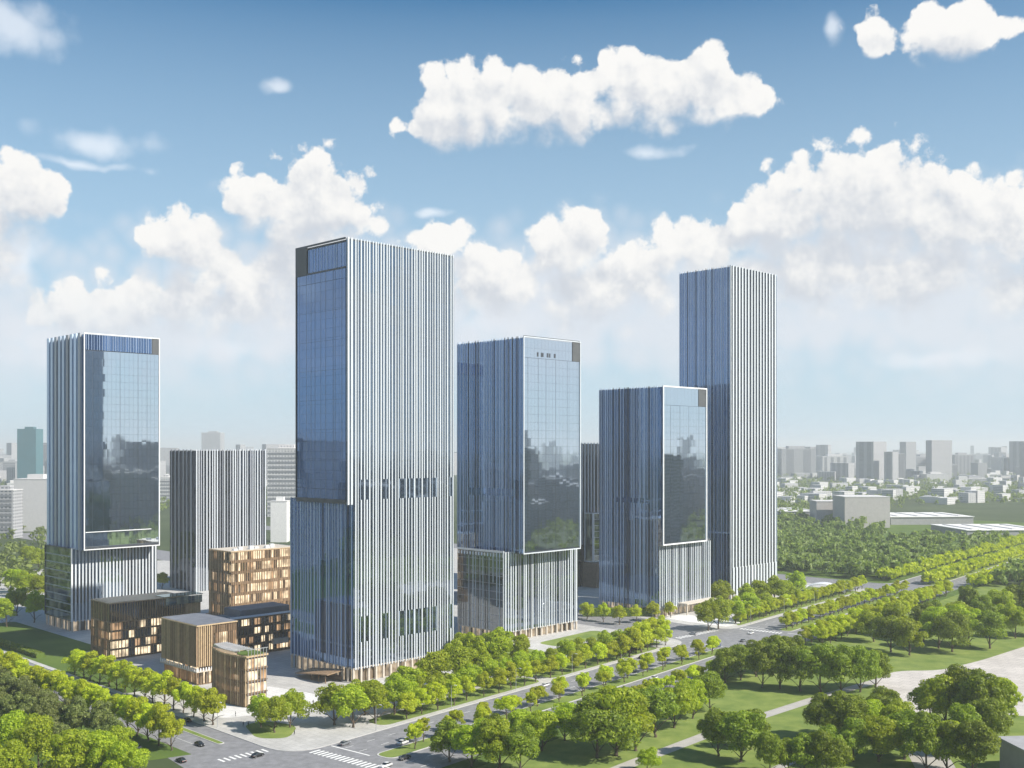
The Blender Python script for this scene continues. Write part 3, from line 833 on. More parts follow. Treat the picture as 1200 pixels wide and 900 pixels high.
def tower_striped_back():
    X, Y = G(228, 694)
    Lr, Ll = len_right(X, Y, 312), len_left(X, Y, 199)
    t = thing('office_tower', (X, Y, GB), RZ, 'flat-topped striped tower behind the timber buildings, dark left side', 'tower', 'glass office towers')
    zt = H_at(0, 527, Y)
    volume(t, 0, Lr, 0, Ll, 0, zt-1, gm={'R': M['glass_dark'], 'L': M['glass_black']}, seed=11, pitch=3)
    fins(t, 'R', 0, .2, Lr, 28, 0, zt, M['white_fin'], (.45,.9), .22, .4, 23, alt=M['grey_fin'])
    fins(t, 'L', 0, 1.5, Ll, 6, 0, zt, M['grey_fin'], (1.2,1.5), .4, .1, 24)
    fins(t, 'LB', Lr, 0, Ll, 6, 0, zt, M['white_fin'], (1.0,1.4), .9, .1, 25)
    return t

def tower_sliver():
    X, Y = G(664, 690)
    Lr, Ll = len_right(X, Y, 716), 26
    t = thing('office_tower', (X, Y, GB), RZ, 'narrow strip of striped tower showing between two glass towers', 'tower', 'glass office towers')
    zt = H_at(0, 519, Y); zl = H_at(0, 603, Y)
    volume(t, 0, Lr, 0, Ll, 0, zt-1, gm={'R': M['glass_black'], 'L': M['glass_black']}, seed=12, pitch=3)
    fins(t, 'R', 0, .2, Lr, 14, 30, zt, M['white_fin'], (.9,1.2), .3, .2, 26)
    fins(t, 'L', 0, .2, Ll, 10, 30, zt, M['white_fin'], (1.0,1.5), .8, .2, 27)
    # lower wing in front
    xw = len_right(X, Y, 684)
    volume(t, xw, Lr+6, -9, -.9, 18, zl, gm={'R': M['glass_office'], 'L': M['glass_office']}, seed=13, pitch=2.4)
    edge_frame(t, 'R', -9, xw, Lr+6, 18, zl+.5, M['frame_white'], .8, .5)
    edge_frame(t, 'L', xw, -9, -.9, 18, zl+.5, M['frame_white'], .6, .4)
    transoms(t, 'R', -9, xw+.8, Lr+5, floors(18, zl), M['frame_white'], .25, .15)
    box('brown_base', t, M['brown_wall'], xw-2, Lr+8, -14, -.9, 0, 17.5)
    return t
tower_main(); tower_left(); tower_centre(); tower_right_small(); tower_right_tall(); tower_striped_back(); tower_sliver()

# ------------------------------------------------------------------ timber-clad low buildings
def window_row(parent, face, off, u0, u1, z0, z1, n, lit, seed, gap=.25):
    r = random.Random(seed)
    p = (u1-u0)/n
    for i in range(n):
        a, b = u0+i*p+gap/2, u0+(i+1)*p-gap/2
        q = r.random()
        m = M['glass_warm'] if q < lit else (M['glass_warm_dim'] if q < lit+.2 else M['glass_brown'])
        if face == 'R': box('window', parent, m, a, b, off-.05, off+.12, z0, z1)
        else: box('window', parent, m, off-.05, off+.12, a, b, z0, z1)
def timber_block(t, x0, x1, y0, y1, z0, z1, nf, lit_r, lit_l, seed, fin_m='timber', fin_pitch=1.5, fin_r=True, fin_l=True, roofm='roof_dark', wfrac=.62, louvre_top=0.0, bay=2.6):
    fl = (z1-z0)/nf
    box('wall', t, M['brown_wall'], x0+.2, x1-.2, y0+.2, y1-.2, z0, z1)
    for k in range(nf):
        a = z0+k*fl
        box('floor_slab', t, M['timber_dark'], x0-.12, x1+.12, y0-.12, y1+.12, a, a+fl*(1-wfrac)*.62)
        w0, w1 = a+fl*(1-wfrac)*.66, a+fl*.97
        window_row(t, 'R', y0+.12, x0+.3, x1-.3, w0, w1, max(2, round((x1-x0)/bay)), lit_r, seed*31+k)
        window_row(t, 'L', x0+.12, y0+.3, y1-.3, w0, w1, max(2, round((y1-y0)/bay)), lit_l, seed*37+k)
    box('cornice', t, M[fin_m], x0-.2, x1+.2, y0-.2, y1+.2, z1, z1+.5)
    box('roof_deck', t, M[roofm], x0+.3, x1-.3, y0+.3, y1-.3, z1+.5, z1+.6)
    ftop = z1+.2; fb = z0 + .3
    if fin_r: fins(t, 'R', y0, x0+.1, x1-.1, max(3, round((x1-x0)/fin_pitch)), fb, ftop, M[fin_m], (.13,.26), .5, .3, seed)
    if fin_l: fins(t, 'L', x0, y0+.1, y1-.1, max(3, round((y1-y0)/fin_pitch)), fb, ftop, M[fin_m], (.18,.34), .5, .3, seed+1)

def timber_buildings():
    # long one at the left
    X, Y = G(129, 774)
    Lr, Ll = len_right(X, Y, 217), len_left(X, Y, 107)
    t = thing('timber_building', (X, Y, GB), RZ, 'long timber building below the left tower, lit windows and glass roof screen', 'building', 'timber low-rise buildings')
    h = H_at(0, 709, Y)
    timber_block(t, 0, Lr, 0, Ll, 0, h*.66, 4, .45, .25, 1, 'timber', 1.6, wfrac=.7, bay=2.9)
    # roof-level screen
    box('attic_wall', t, M['brown_wall'], 1.2, Lr-.4, 1.2, Ll-.6, h*.66+.62, h-.4)
    pane_sheet('screen_glass', t, 'R', -.1, 0, Lr, h*.66+.6, h, 22, 2, M['glass_brown'], 61)
    pane_sheet('screen_glass', t, 'L', -.1, 0, Ll, h*.66+.6, h, 8, 2, M['glass_brown'], 62)
    fins(t, 'R', -.1, 0, Lr, 30, h*.66, h+.2, M['timber'], (.14,.24), .3, .3, 63)
    fins(t, 'L', -.1, 0, Ll, 11, h*.66, h+.2, M['timber'], (.14,.24), .3, .3, 64)
    box('cornice', t, M['timber'], -.3, Lr+.2, -.35, Ll+.2, h+.2, h+.6)
    box('roof_deck', t, M['timber'], 1, 13, 1, Ll-1, h+.6, h+.75)
    L2 = len_right(X, Y, 236)
    box('side_wing_wall', t, M['timber_gold'], Lr+.3, L2, 1.0, Ll-1, 0, h-1.5)
    fins(t, 'R', 1.0, Lr+.4, L2, 11, .4, h-.8, M['timber_gold'], (.2,.36), .5, .3, 65)
    pane_sheet('canopy_glass', t, 'R', -.8, Lr*.72, L2, h-3.4, h+.4, 10, 1, M['glass_office'], 66)
    box('canopy_roof', t, M['glass_office'], Lr*.7, L2+.5, -.7, 9, h+.62, h+.95)
    # prow-shaped one with the dark roof
    X, Y = G(231, 805)
    Lr, Ll = len_right(X, Y, 278), len_left(X, Y, 189)
    t = thing('timber_building', (X, Y, GB), RZ, 'timber-fin building with dark flat roof and white terrace, next to the curved one', 'building', 'timber low-rise buildings')
    h = H_at(0, 735, Y)
    zf = 6.2
    timber_block(t, 1.6, Lr, 1.8, Ll, 0, zf-1.0, 1, .3, .8, 2, 'timber', 1.3, wfrac=.85, bay=1.5)
    box('terrace_slab', t, M['stone'], -.6, Lr+.2, -.6, Ll+.2, zf-.45, zf)
    for i in range(20):
        u = .1 + (Ll-.2)*i/19
        box('terrace_rail', t, M['frame_white'], -.5, -.3, u-.25, u+.25, zf, zf+1.2+(i*37 % 5)*.12)
    for i in range(8):
        u = .1 + 9*i/7
        box('terrace_rail', t, M['frame_white'], u-.25, u+.25, -.5, -.3, zf, zf+1.3)
    box('recess_wall', t, M['brown_wall'], 2.2, Lr, 2.2, Ll, zf, zf+2.2)
    window_row(t, 'L', 2.2, 2.6, Ll-.5, zf+.2, zf+2.1, 12, .7, 71)
    box('wall', t, M['timber'], .25, Lr-.2, .25, Ll-.2, zf+2.2, h-.3)
    fins(t, 'L', .3, .05, Ll, 34, zf+1.7, h, M['timber'], (.25,.45), .6, .3, 72, alt=M['timber_gold'])
    fins(t, 'R', .3, .3, 7, 7, zf+1.7, h, M['timber_gold'], (.3,.45), .6, .2, 73)
    window_row(t, 'R', .25, 7.2, Lr-.4, zf+2.6, h-3.6, 8, .35, 74)
    fins(t, 'R', .3, 7.2, Lr, 14, zf+1.7, h, M['timber_dark'], (.18,.3), .5, .3, 75)
    box('cornice', t, M['timber_gold'], -.4, Lr, -.4, Ll, h, h+.45)
    box('roof_deck', t, M['roof_dark'], 0, Lr-.3, 0, Ll-.3, h+.45, h+.6)
    # curved one at the corner
    X, Y = G(289, 830)
    t = thing('timber_building', (X, Y, GB), RZ, 'curved timber-clad corner building with slatted roof garden and glazed end', 'building', 'timber low-rise buildings')
    Ll = len_left(X, Y, 245); Lr = len_right(X, Y, 314)
    h = H_at(0, 771, Y)
    n = 28
    arc = []
    for i in range(n+1):
        s = i/n
        bulge = math.sin(s*math.pi)*2.6
        arc.append((-bulge + s*1.5, s*Ll))
    foot = [(0,0)] + arc[1:] + [(Lr*.8, Ll), (Lr, .6)]
    foot2 = [(Lr-.05,.35)] + [(.05,.05)] + arc[1:] + [(Lr*.8, Ll)]
    prism('wall', [(Lr-.3,.6),(.5,.3)] + [(x+.4, y) for x, y in arc[1:]] + [(Lr*.8, Ll)], 0, h-.3, M['brown_wall'], t)
    for k in range(4):
        z = .1 + k*(h-.6)/4
        prism('floor_slab', [(Lr,.2),(.1,.0)] + [(x, y) for x, y in arc[1:]] + [(Lr*.8+.1, Ll+.05)], z, z+.55, M['timber_dark'], t)
    r = random.Random(12)
    for i in range(n):
        (xa, ya), (xb, yb) = arc[i], arc[i+1]
        for k in range(4):
            z = .8 + k*(h-.6)/4
            if k > 0 and (3 < i < 22) and not (k == 3 and i % 3):
                q = r.random()
                m = M['glass_warm'] if q < .45 else (M['glass_warm_dim'] if q < .7 else M['glass_brown'])
                mesh_obj('window', [(xa+.2,ya+.06,z),(xb+.2,yb-.06,z),(xb+.2,yb-.06,z+1.9),(xa+.2,ya+.06,z+1.9)], [(0,3,2,1)], m, t)
        ang = math.atan2(yb-ya, xb-xa)
        f_ = new_obj('fin', unit_mesh(M['timber'] if i % 4 else M['timber_gold']), t)
        f_.location = ((xa+xb)/2, (ya+yb)/2, .4); f_.scale = (.32, .6, h+.1); f_.rotation_euler = (0,0,ang)
    for i in range(0):
        pass
    prism('cornice', [(Lr+.2,.0),(-.2,-.2)] + [(x-.25, y) for x, y in arc[1:]] + [(Lr*.8+.3, Ll+.2)], h-.3, h+.35, M['timber_gold'], t)
    prism('roof_planting_bed', [(Lr-1,.9),(1,.8)] + [(x+1.2, y*.35) for x, y in arc[6:]] + [(Lr*.9, Ll*.35)], h+.36, h+.75, M['grass'], t)
    for i in range(11):
        y = Ll*(.30 + .66*i/10)
        x0_ = np.interp(y, [p[1] for p in arc], [p[0] for p in arc])
        box('roof_slat', t, M['steel'], x0_+.6, Lr*.82, y-.28, y+.28, h+1.3, h+1.55)
    box('roof_slat_beam', t, M['steel'], 1.6, 1.9, Ll*.28, Ll*.98, h+.36, h+1.28)
    box('roof_slat_beam', t, M['steel'], Lr*.7, Lr*.7+.3, Ll*.28, Ll*.98, h+.36, h+1.28)
    for k in range(4):
        z = .8 + k*(h-.6)/4
        window_row(t, 'R', .22, .5, Lr-.4, z, z+3.4, 6, .75, 80+k, .2)
    fins(t, 'R', .15, .1, Lr, 7, 0, h+2.6, M['steel'], (.12,.2), .3, .1, 85)
    box('roof_frame', t, M['steel'], 0, Lr, -.12, .12, h+2.6, h+2.85)
    # tall lit one behind
    X, Y = G(271, 742)
    t = thing('timber_building', (X, Y, GB), RZ, 'tallest timber building with rows of warm lit windows behind the main tower', 'building', 'timber low-rise buildings')
    Ll = len_left(X, Y, 245); Lr = len_right(X, Y, 352)
    h = H_at(0, 648, Y)
    timber_block(t, 0, Lr, 0, Ll, 8, h, 6, .5, .12, 3, 'timber_gold', 1.7, wfrac=.60, roofm='stone', fin_r=False, bay=1.9)
    fins(t, 'R', 0, .5, Lr, 40, 8.4, h+.1, M['timber'], (.16,.34), .4, .5, 91)
    box('podium', t, M['brown_wall'], -1, Lr+2, -3, Ll+2, 0, 8)
    for i in range(6):
        box('roof_plant', t, M['frame_white'], 4+i*5, 6.4+i*5, 4+(i%2)*3, 6+(i%2)*3, h+.6, h+1.4+(i%3)*.5)
    window_row(t, 'R', -3.0, 0, Lr, 2.5, 5.2, 20, .3, 92)
    # low brown one between it and the curved building
    X, Y = G(268, 772)
    t = thing('timber_building', (X, Y, GB), RZ, 'low dark-brown building with terrace behind the curved timber building', 'building', 'timber low-rise buildings')
    Lr = len_right(X, Y, 347)
    timber_block(t, 0, Lr, 0, 18, 0, 17.5, 4, .25, .2, 4, 'timber_dark', 1.8, wfrac=.55, bay=2.2)
    box('terrace_block', t, M['roof_dark'], 8, Lr-2, 3, 18, 18.2, 21.5)
    box('terrace_rail', t, M['pale_fin'], 1, Lr-1, .2, .35, 18.1, 19.1)
    box('pink_awning', t, M['stone'], Lr*.62, Lr*.84, -2.5, .1, 4.0, 6.4)
timber_buildings()

# wooden canopy by the main tower's side entrance
def entrance_canopy():
    X, Y = G(406, 803)
    t = thing('entrance_canopy', (X, Y, GB), RZ, 'brown wooden canopy over the ramp beside the main tower', 'canopy')
    v, f = [], []
    n = 14
    for i in range(n+1):
        s_ = i/n; y = 6 + 24*s_
        z = 4.6 - 2.6*s_**1.6
        for (x, dz) in ((-5.5,-.9),(3.2,.1),(3.2,.5),(-5.5,-.5)): v.append((x - 1.5*math.sin(s_*math.pi), y, z+dz))
    for i in range(n):
        a = i*4; b = a+4
        for k in range(4): f.append((a+k, b+k, b+(k+1)%4, a+(k+1)%4))
    f += [(0,1,2,3), tuple(n*4+k for k in (3,2,1,0))]
    mesh_obj('roof_shell', v, f, M['timber'], t)
    for y in (8, 13, 18): box('post', t, M['timber_dark'], -5.2, -4.9, y-.15, y+.15, 0, 3.2)
    box('ramp_wall', t, M['brown_wall'], 2.2, 2.6, 7, 28, 0, 2.4)
entrance_canopy()

# ------------------------------------------------------------------ trees
LM = dict(
  lime = leafmat('leaf_lime', (.28,.365,.012), (.57,.62,.03), .44),
  mid  = leafmat('leaf_green', (.19,.285,.012), (.45,.53,.03), .42),
  dark = leafmat('leaf_dark', (.095,.155,.010), (.30,.38,.028), .36),
  olive = leafmat('leaf_olive', (.08,.115,.025), (.24,.28,.07), .30),
  wood = leafmat('leaf_woodland', (.10,.15,.035), (.29,.36,.09), .34),
)
def crown_arrays(seed, R, Hc, z0, nl, nleaf, ls, flat=1.0):
    """leaf quads spread over many lobes: returns verts (n*4,3)"""
    r = np.random.RandomState(seed)
    d = r.randn(nl, 3); d /= np.linalg.norm(d, axis=1)[:,None]
    d[:,2] = np.where(d[:,2] < -.55, -d[:,2], d[:,2])
    rad = r.uniform(.25, .92, nl)[:,None]
    cen = d*rad*np.array([R*r.uniform(.85,1.1), R*r.uniform(.85,1.1), Hc/2]) + np.array([r.uniform(-.12,.12)*R, r.uniform(-.12,.12)*R, 0])
    lr = r.uniform(.15, .40, nl)*R
    w = lr**2; idx = r.choice(nl, nleaf, p=w/w.sum())
    n = r.randn(nleaf, 3); n /= np.linalg.norm(n, axis=1)[:,None]
    n[:,2] = np.where(n[:,2] < -.6, -n[:,2], n[:,2])
    shell = r.uniform(.72, 1.06, nleaf)[:,None]
    p = cen[idx] + n*lr[idx][:,None]*shell*np.array([1,1,.82])
    p[:,2] += z0 + Hc*.48
    # leaf plane: between outward normal and random
    m = n + r.randn(nleaf,3)*.42; m /= np.linalg.norm(m, axis=1)[:,None]
    t = np.cross(m, r.randn(nleaf,3)); t /= np.linalg.norm(t, axis=1)[:,None]
    b = np.cross(m, t)
    s = ls*r.uniform(.6,1.35,nleaf)[:,None]
    t = t*s; b = b*s*.62
    v = np.stack([p-t, p-b*.9+t*.1, p+t, p+b*.9+t*.1], axis=1)
    return v.reshape(-1,3)
def quad_mesh(name, v, m):
    nq = len(v)//4
    me = bpy.data.meshes.new(name)
    me.vertices.add(len(v)); me.vertices.foreach_set('co', v.astype(np.float32).ravel())
    me.loops.add(nq*4); me.loops.foreach_set('vertex_index', np.arange(nq*4, dtype=np.int32))
    me.polygons.add(nq); me.polygons.foreach_set('loop_start', np.arange(0, nq*4, 4, dtype=np.int32))
    me.polygons.foreach_set('loop_total', np.full(nq, 4, dtype=np.int32))
    me.materials.append(m); me.update(calc_edges=True); me.validate()
    return me
def tube(v, f, pts, rads, n=6):
    base = len(v)
    for i, (p, rr) in enumerate(zip(pts, rads)):
        a = Vector(pts[max(i-1,0)]); b = Vector(pts[min(i+1,len(pts)-1)])
        d = (b-a).normalized(); x = d.orthogonal().normalized(); y = d.cross(x)
        for k in range(n):
            an = 2*math.pi*k/n
            v.append(tuple(Vector(p) + x*math.cos(an)*rr + y*math.sin(an)*rr))
    for i in range(len(pts)-1):
        for k in range(n):
            f.append((base+i*n+k, base+i*n+(k+1)%n, base+(i+1)*n+(k+1)%n, base+(i+1)*n+k))
def trunk_mesh(name, seed, H, z0, R):
    r = random.Random(seed); v, f = [], []
    rt = .022*H + .04
    top = z0 + (H-z0)*.6
    pts = [(0,0,-.1)] + [((r.random()-.5)*.25*k, (r.random()-.5)*.25*k, z0*.9*k/2 + (top-z0*.9)*max(0,k-2)/2) for k in (1,2,3,4)]
    tube(v, f, pts, [rt*1.3, rt, rt*.85, rt*.6, rt*.25])
    for i in range(6):
        an = 2*math.pi*i/6 + r.random(); s = pts[2 + i % 2]
        L = R*r.uniform(.55,.8)
        e = (s[0]+math.cos(an)*L, s[1]+math.sin(an)*L, s[2] + L*r.uniform(.5,1.0))
        mid = tuple((s[j]+e[j])/2 + (0,0,.15*L)[j] for j in range(3))
        tube(v, f, [s, mid, e], [rt*.5, rt*.35, rt*.12], 5)
    me = bpy.data.meshes.new(name); me.from_pydata(v, [], f); me.materials.append(M['bark'])
    for p in me.polygons: p.use_smooth = True
    return me
KIND = {}   # kind -> list of (trunk mesh, crown mesh), unit: real metres at height H
def kind(name, H, R, z0, nl, nleaf, ls, lm, nvar, seed):
    KIND[name] = (H, [(trunk_mesh('trunk', seed+i, H, z0, R), quad_mesh('crown', crown_arrays(seed+i, R*(1+.08*(i%3-1)), H-z0, z0, nl+i*3, nleaf, ls), LM[lm])) for i in range(nvar)])
kind('young', 8.5, 3.7, 1.5, 30, 5000, .25, 'lime', 4, 100)
kind('lime', 10.5, 4.6, 1.3, 38, 7200, .28, 'lime', 4, 200)
kind('mid', 12.5, 5.8, 1.2, 50, 11000, .31, 'mid', 4, 300)
kind('dark', 15.0, 6.9, 1.3, 62, 16500, .34, 'dark', 4, 400)
kind('big', 14.0, 6.7, 1.2, 60, 15500, .33, 'mid', 3, 500)
kind('olive', 11.0, 4.6, .8, 44, 8500, .30, 'olive', 3, 600)
treecount = [0]
def tree(xy, kindname, h, label, group, z=0.1):
    H, var = KIND[kindname]
    tm, cm = var[rnd.randrange(len(var))]
    e = thing('tree', (xy[0], xy[1], z), rnd.uniform(0, 6.28), label, 'tree', group)
    s = h/H
    e.scale = (s*rnd.uniform(.84,1.16), s*rnd.uniform(.84,1.16), s*rnd.uniform(.92,1.08))
    e.rotation_euler = (rnd.uniform(-.05,.05), rnd.uniform(-.05,.05), e.rotation_euler[2])
    new_obj('trunk', tm, e); new_obj('crown', cm, e)
    treecount[0] += 1
    return e
def row(pts, kindname, hrange, phrase, group, z=0.1, jit=.8):
    """phrase has {o} for the ordinal along the row"""
    for i, p in enumerate(pts):
        tree((p[0]+rnd.uniform(-jit,jit), p[1]+rnd.uniform(-jit,jit)), kindname, rnd.uniform(*hrange), phrase.format(o=ordinal(i)), group, z)
def srange(a, b, st): 
    n = int((b-a)/st); return [a + i*st for i in range(n+1)]
# median of the boulevard
row([BV(s, 2.0 if i % 2 else -1.8) for i, s in enumerate(srange(26, 248, 8.0))], 'young', (7.4,9.2), '{o} small lime tree in the boulevard median, counted from the zebra crossing', 'young trees in the boulevard median', .2)
row([BV(s, 0) for s in srange(322, 516, 7.4)], 'lime', (8.0,9.6), '{o} lime tree in the median beyond the right-hand junction', 'trees in the median beyond the junction', .2)
# lime rows either side of the boulevard beyond the junction
row([BV(s, 29.5) for s in srange(326, 520, 7.6)], 'lime', (8.5,10.5), '{o} lime tree on the far kerb, counted from the junction to the right', 'kerb trees before the tall right tower', KZ)
row([BV(s, -27) for s in srange(286, 520, 7.8)], 'lime', (9.5,11.5), '{o} bright lime tree on the near kerb, counted from the junction', 'lime trees on the near kerb', KZ)
row([BV(s, -34) for s in srange(290, 430, 8.6)], 'lime', (9.5,12), '{o} lime tree of the second near row, counted from the junction', 'lime trees in the second near row', .02)
row([BV(s, -27) for s in srange(64, 250, 8.6)], 'young', (7,9), '{o} green tree on the near kerb between crossing and right-hand junction', 'near kerb trees', KZ)
# in front of the main and centre towers
row([BV(s, 28.5) for s in srange(52, 246, 9.0)], 'lime', (8.8,10.8), '{o} street tree on the kerb before the main tower, counted from the crossing', 'kerb trees before the main and centre towers', KZ)
row([BV(s, 39) for s in srange(58, 236, 11.0)], 'mid', (9.5,12), '{o} green tree of the inner row before the towers, from the crossing', 'inner row before the towers', KZ)
for i, (px, py, h) in enumerate([(306,853,38),(322,859,42),(340,853,40)]):
    tree(G(px,py), 'mid', h*G(px,py)[1]/FPX, ['left tree of the three on the lawn by the curved building','middle tree of the three on the lawn by the curved building','right tree of the three on the lawn by the curved building'][i], 'three trees on the corner lawn', KZ)
for i, (px, py, h) in enumerate([(392,850,48),(414,853,54),(440,848,50),(428,838,46),(462,838,44),(482,824,50),(505,820,54),(474,834,40),(532,806,52),(556,800,56),(584,790,46),(540,782,38),(583,776,46),(570,790,38),(610,786,40)]):
    tree(G(px,py), 'mid', h*G(px,py)[1]/FPX, ordinal(i) + ' large bright green tree at the foot of the main tower, left to right', 'large trees at the foot of the main tower', KZ)
for i, (px, py, h) in enumerate([(688,726,20),(707,729,21),(726,732,22),(746,730,22),(766,728,24),(786,724,20),(738,770,36),(752,765,36),(764,757,32),(727,774,30),(777,750,26)]):
    tree(G(px,py), 'lime', h*G(px,py)[1]/FPX, ordinal(i) + ' lime tree between the centre and small right towers', 'trees between the centre and small right towers', KZ)
for i, (px, py, h) in enumerate([(830,739,34),(842,737,36),(862,731,30),(880,727,30),(898,722,28),(846,711,28),(874,714,30),(892,711,30),(908,708,30),(920,706,26),(935,698,26),(930,712,24)]):
    tree(G(px,py), 'mid', h*G(px,py)[1]/FPX, ordinal(i) + ' green tree at the foot of the tall right tower', 'trees at the foot of the tall right tower', KZ)
# park, near side
NEAR = [(527,893,56),(552,899,62),(585,903,70),(610,905,66),(635,880,52),(662,868,50),(700,888,82),(722,886,84),(745,880,82),(768,864,66),(790,853,60),(812,842,56),(832,834,52),(758,905,34),(612,868,44),(575,880,50)]
for i, (px, py, h) in enumerate(NEAR):
    tree(G(px,py), 'big' if i % 3 else 'dark', .9*h*G(px,py)[1]/FPX, ordinal(i) + ' big green park tree near the bottom centre of the picture', 'big park trees at the bottom centre', .02)
PAIR = [(842,886,52),(868,893,60),(880,878,46),(902,910,48),(944,912,52),(968,915,54),(925,908,40)]
for i, (px, py, h) in enumerate(PAIR):
    tree(G(px,py), 'dark', h*G(px,py)[1]/FPX, ordinal(i) + ' dark park tree beside the grey park path', 'dark trees by the park path', .02)
DARK = [(893,806,50),(914,807,52),(938,810,56),(962,812,56),(986,813,56),(1008,811,52),(1026,806,44),(850,800,38),(868,797,40),(886,793,42),(906,790,44),(930,788,44)]
for i, (px, py, h) in enumerate(DARK):
    tree(G(px,py), 'dark', h*G(px,py)[1]/FPX, ordinal(i) + ' dark tree in the belt behind the sunlit lawn', 'dark tree belt behind the lawn', .02)
RIGHT = [(1024,752,38),(1044,764,44),(1066,768,42),(1082,752,44),(1100,760,48),(1116,764,46),(1136,757,48),(1160,760,46),(1120,742,40),(1150,738,40),(1178,735,42),(1198,728,46),(1052,745,36),(1092,738,36),(1170,722,34),(1135,722,34),(1190,748,40),(1212,745,44)]
for i, (px, py, h) in enumerate(RIGHT):
    tree(G(px,py), 'dark' if i % 2 else 'big', h*G(px,py)[1]/FPX, ordinal(i) + ' leafy tree above the pale plaza, right edge of the park', 'trees above the pale plaza', .02)
CORNER = [(965,866,50),(990,870,56),(1014,866,52),(1036,852,46),(1090,846,46),(1108,850,64),(1128,852,66),(1150,860,68),(1166,854,58),(1162,878,52),(1000,893,52),(1030,893,60),(1060,890,60),(1085,905,66),(1110,905,62),(1140,912,66),(975,900,50),(1052,868,46),(1128,886,60)]
for i, (px, py, h) in enumerate(CORNER):
    tree(G(px,py), ('dark','dark','big')[i % 3], h*G(px,py)[1]/FPX, ordinal(i) + ' spreading tree in the bottom right corner of the park', 'dark trees in the bottom right corner', .02)
# left street
row([AB(198.6, b) for b in srange(350, 470, 8.0)], 'lime', (11,13.5), '{o} lime street tree on the timber buildings side, counted from the corner', 'left street trees, buildings side', KZ)
row([AB(171.5, b) for b in srange(330, 490, 8.6)], 'lime', (11,13.5), '{o} lime street tree on the far side of the left street, from the corner', 'left street trees, park side', KZ)
row([AB(158+rnd.uniform(-3,3), b) for b in srange(342, 470, 8.5)], 'olive', (10.5,13), '{o} dark olive tree behind the left street row, from the corner', 'dark olive trees at the left', KZ)
row([AB(146+rnd.uniform(-3,3), b) for b in srange(356, 450, 9.0)], 'olive', (11,13.5), '{o} dark olive tree of the outer row at the left edge', 'dark olive trees of the outer row', KZ)
for i, (px, py, h) in enumerate([(15,890,62),(45,905,62),(80,920,62),(118,915,62),(8,930,70),(150,918,54),(100,900,50),(140,900,44)]):
    tree(G(px,py), 'big', h*G(px,py)[1]/FPX, ordinal(i) + ' rounded bright tree in the bottom left corner', 'rounded trees in the bottom left corner', .02)
for i, (px, py, h) in enumerate([(12,695,30),(28,700,32),(44,704,32),(20,722,34),(40,730,34),(8,735,32),(30,664,26),(46,668,26),(190,690,20)]):
    tree(G(px,py), 'mid', h*G(px,py)[1]/FPX, ordinal(i) + ' green tree beside the far left tower', 'trees beside the far left tower', KZ)

# clipped hedge under the small right tower
def hedge(name, p0, p1, w, h, label, m, n=5000):
    r = np.random.RandomState(5)
    p0, p1 = Vector(p0), Vector(p1); d = p1-p0; L = d.length; d.normalize()
    u = r.uniform(0, L, n); c = r.uniform(-w/2, w/2, n); z = r.uniform(.1, h, n)
    side = r.randint(0, 3, n)
    z = np.where(side == 0, h + r.randn(n)*.08, z); c = np.where(side == 1, w/2, np.where(side == 2, -w/2, c)) + r.randn(n)*.06
    p = np.stack([p0.x + d.x*u - d.y*c, p0.y + d.y*u + d.x*c, z+KZ], axis=1)
    t = r.randn(n,3)*.18; b = np.cross(t, r.randn(n,3)); b = b/np.linalg.norm(b,axis=1)[:,None]*.14
    v = np.stack([p-t, p-b, p+t, p+b], axis=1).reshape(-1,3)
    o = new_obj(name, quad_mesh(name, v, m)); tag(o, label, 'hedge')
    cx = (p0+p1)/2
    q = new_obj('hedge_body', unit_mesh(M['grass']), o)
    q.location = (cx.x, cx.y, KZ); q.scale = (L-.3, w-.2, h-.1); q.rotation_euler = (0,0,math.atan2(d.y, d.x))
    return o
hedge('hedge', G(683,722), G(772,722), 5, 4.5, 'long clipped dark hedge in front of the small right tower', LM['dark'])
hedge('hedge', AB(203,520), AB(203,640), 4, 2.2, 'clipped dark hedge below the far left tower', LM['dark'], 6000)

# woodland masses further off: one object, nobody could count it
def woodland(name, pts, hs, nleaf, label, m, seed):
    r = np.random.RandomState(seed)
    base = [crown_arrays(900+k, 1.0, 1.7, .12, 16, nleaf, .30) for k in range(5)]
    out = []
    for (x, y), h in zip(pts, hs):
        v = base[r.randint(5)]*np.array([h*.46*r.uniform(.85,1.2), h*.46*r.uniform(.85,1.2), h*.55])
        a = r.uniform(0, 6.28); c, s = math.cos(a), math.sin(a)
        out.append(np.stack([v[:,0]*c - v[:,1]*s + x, v[:,0]*s + v[:,1]*c + y, v[:,2]], axis=1))
    o = new_obj(name, quad_mesh(name, np.concatenate(out), m))
    return tag(o, label, 'woodland', kind='stuff')
def blv(x, y):
    d = Vector((x,y)) - B0; return d.dot(BD), d.dot(BN)
r2 = random.Random(21)
pts, hs, pts2, hs2 = [], [], [], []
tries = 0
while len(pts) < 1500 and tries < 60000:
    tries += 1
    px = r2.uniform(900, 1330); py = 560 + 128*r2.random()**.8
    x, y = G(px, py); s, t = blv(x, y); a, b = toab(x, y)
    if abs(t) < 33 or s < 300: continue
    if a < 765 and b < 520 and t > 0: continue
    if 1036 < px < 1210 and 592 < py < 634: continue      # halls
    if 945 < px < 992 and 676 < py < 694: continue
    if t < 0 and y < 640: continue
    pts.append((x, y)); hs.append(r2.uniform(8, 15)*(.8 if py < 600 else 1))
for k in range(900):
    px = r2.uniform(-300, 60); py = 556 + 165*r2.random()
    x, y = G(px, py); a, b = toab(x, y)
    if 168 < a < 300 and b < 760: continue
    pts2.append((x, y)); hs2.append(r2.uniform(8, 14))
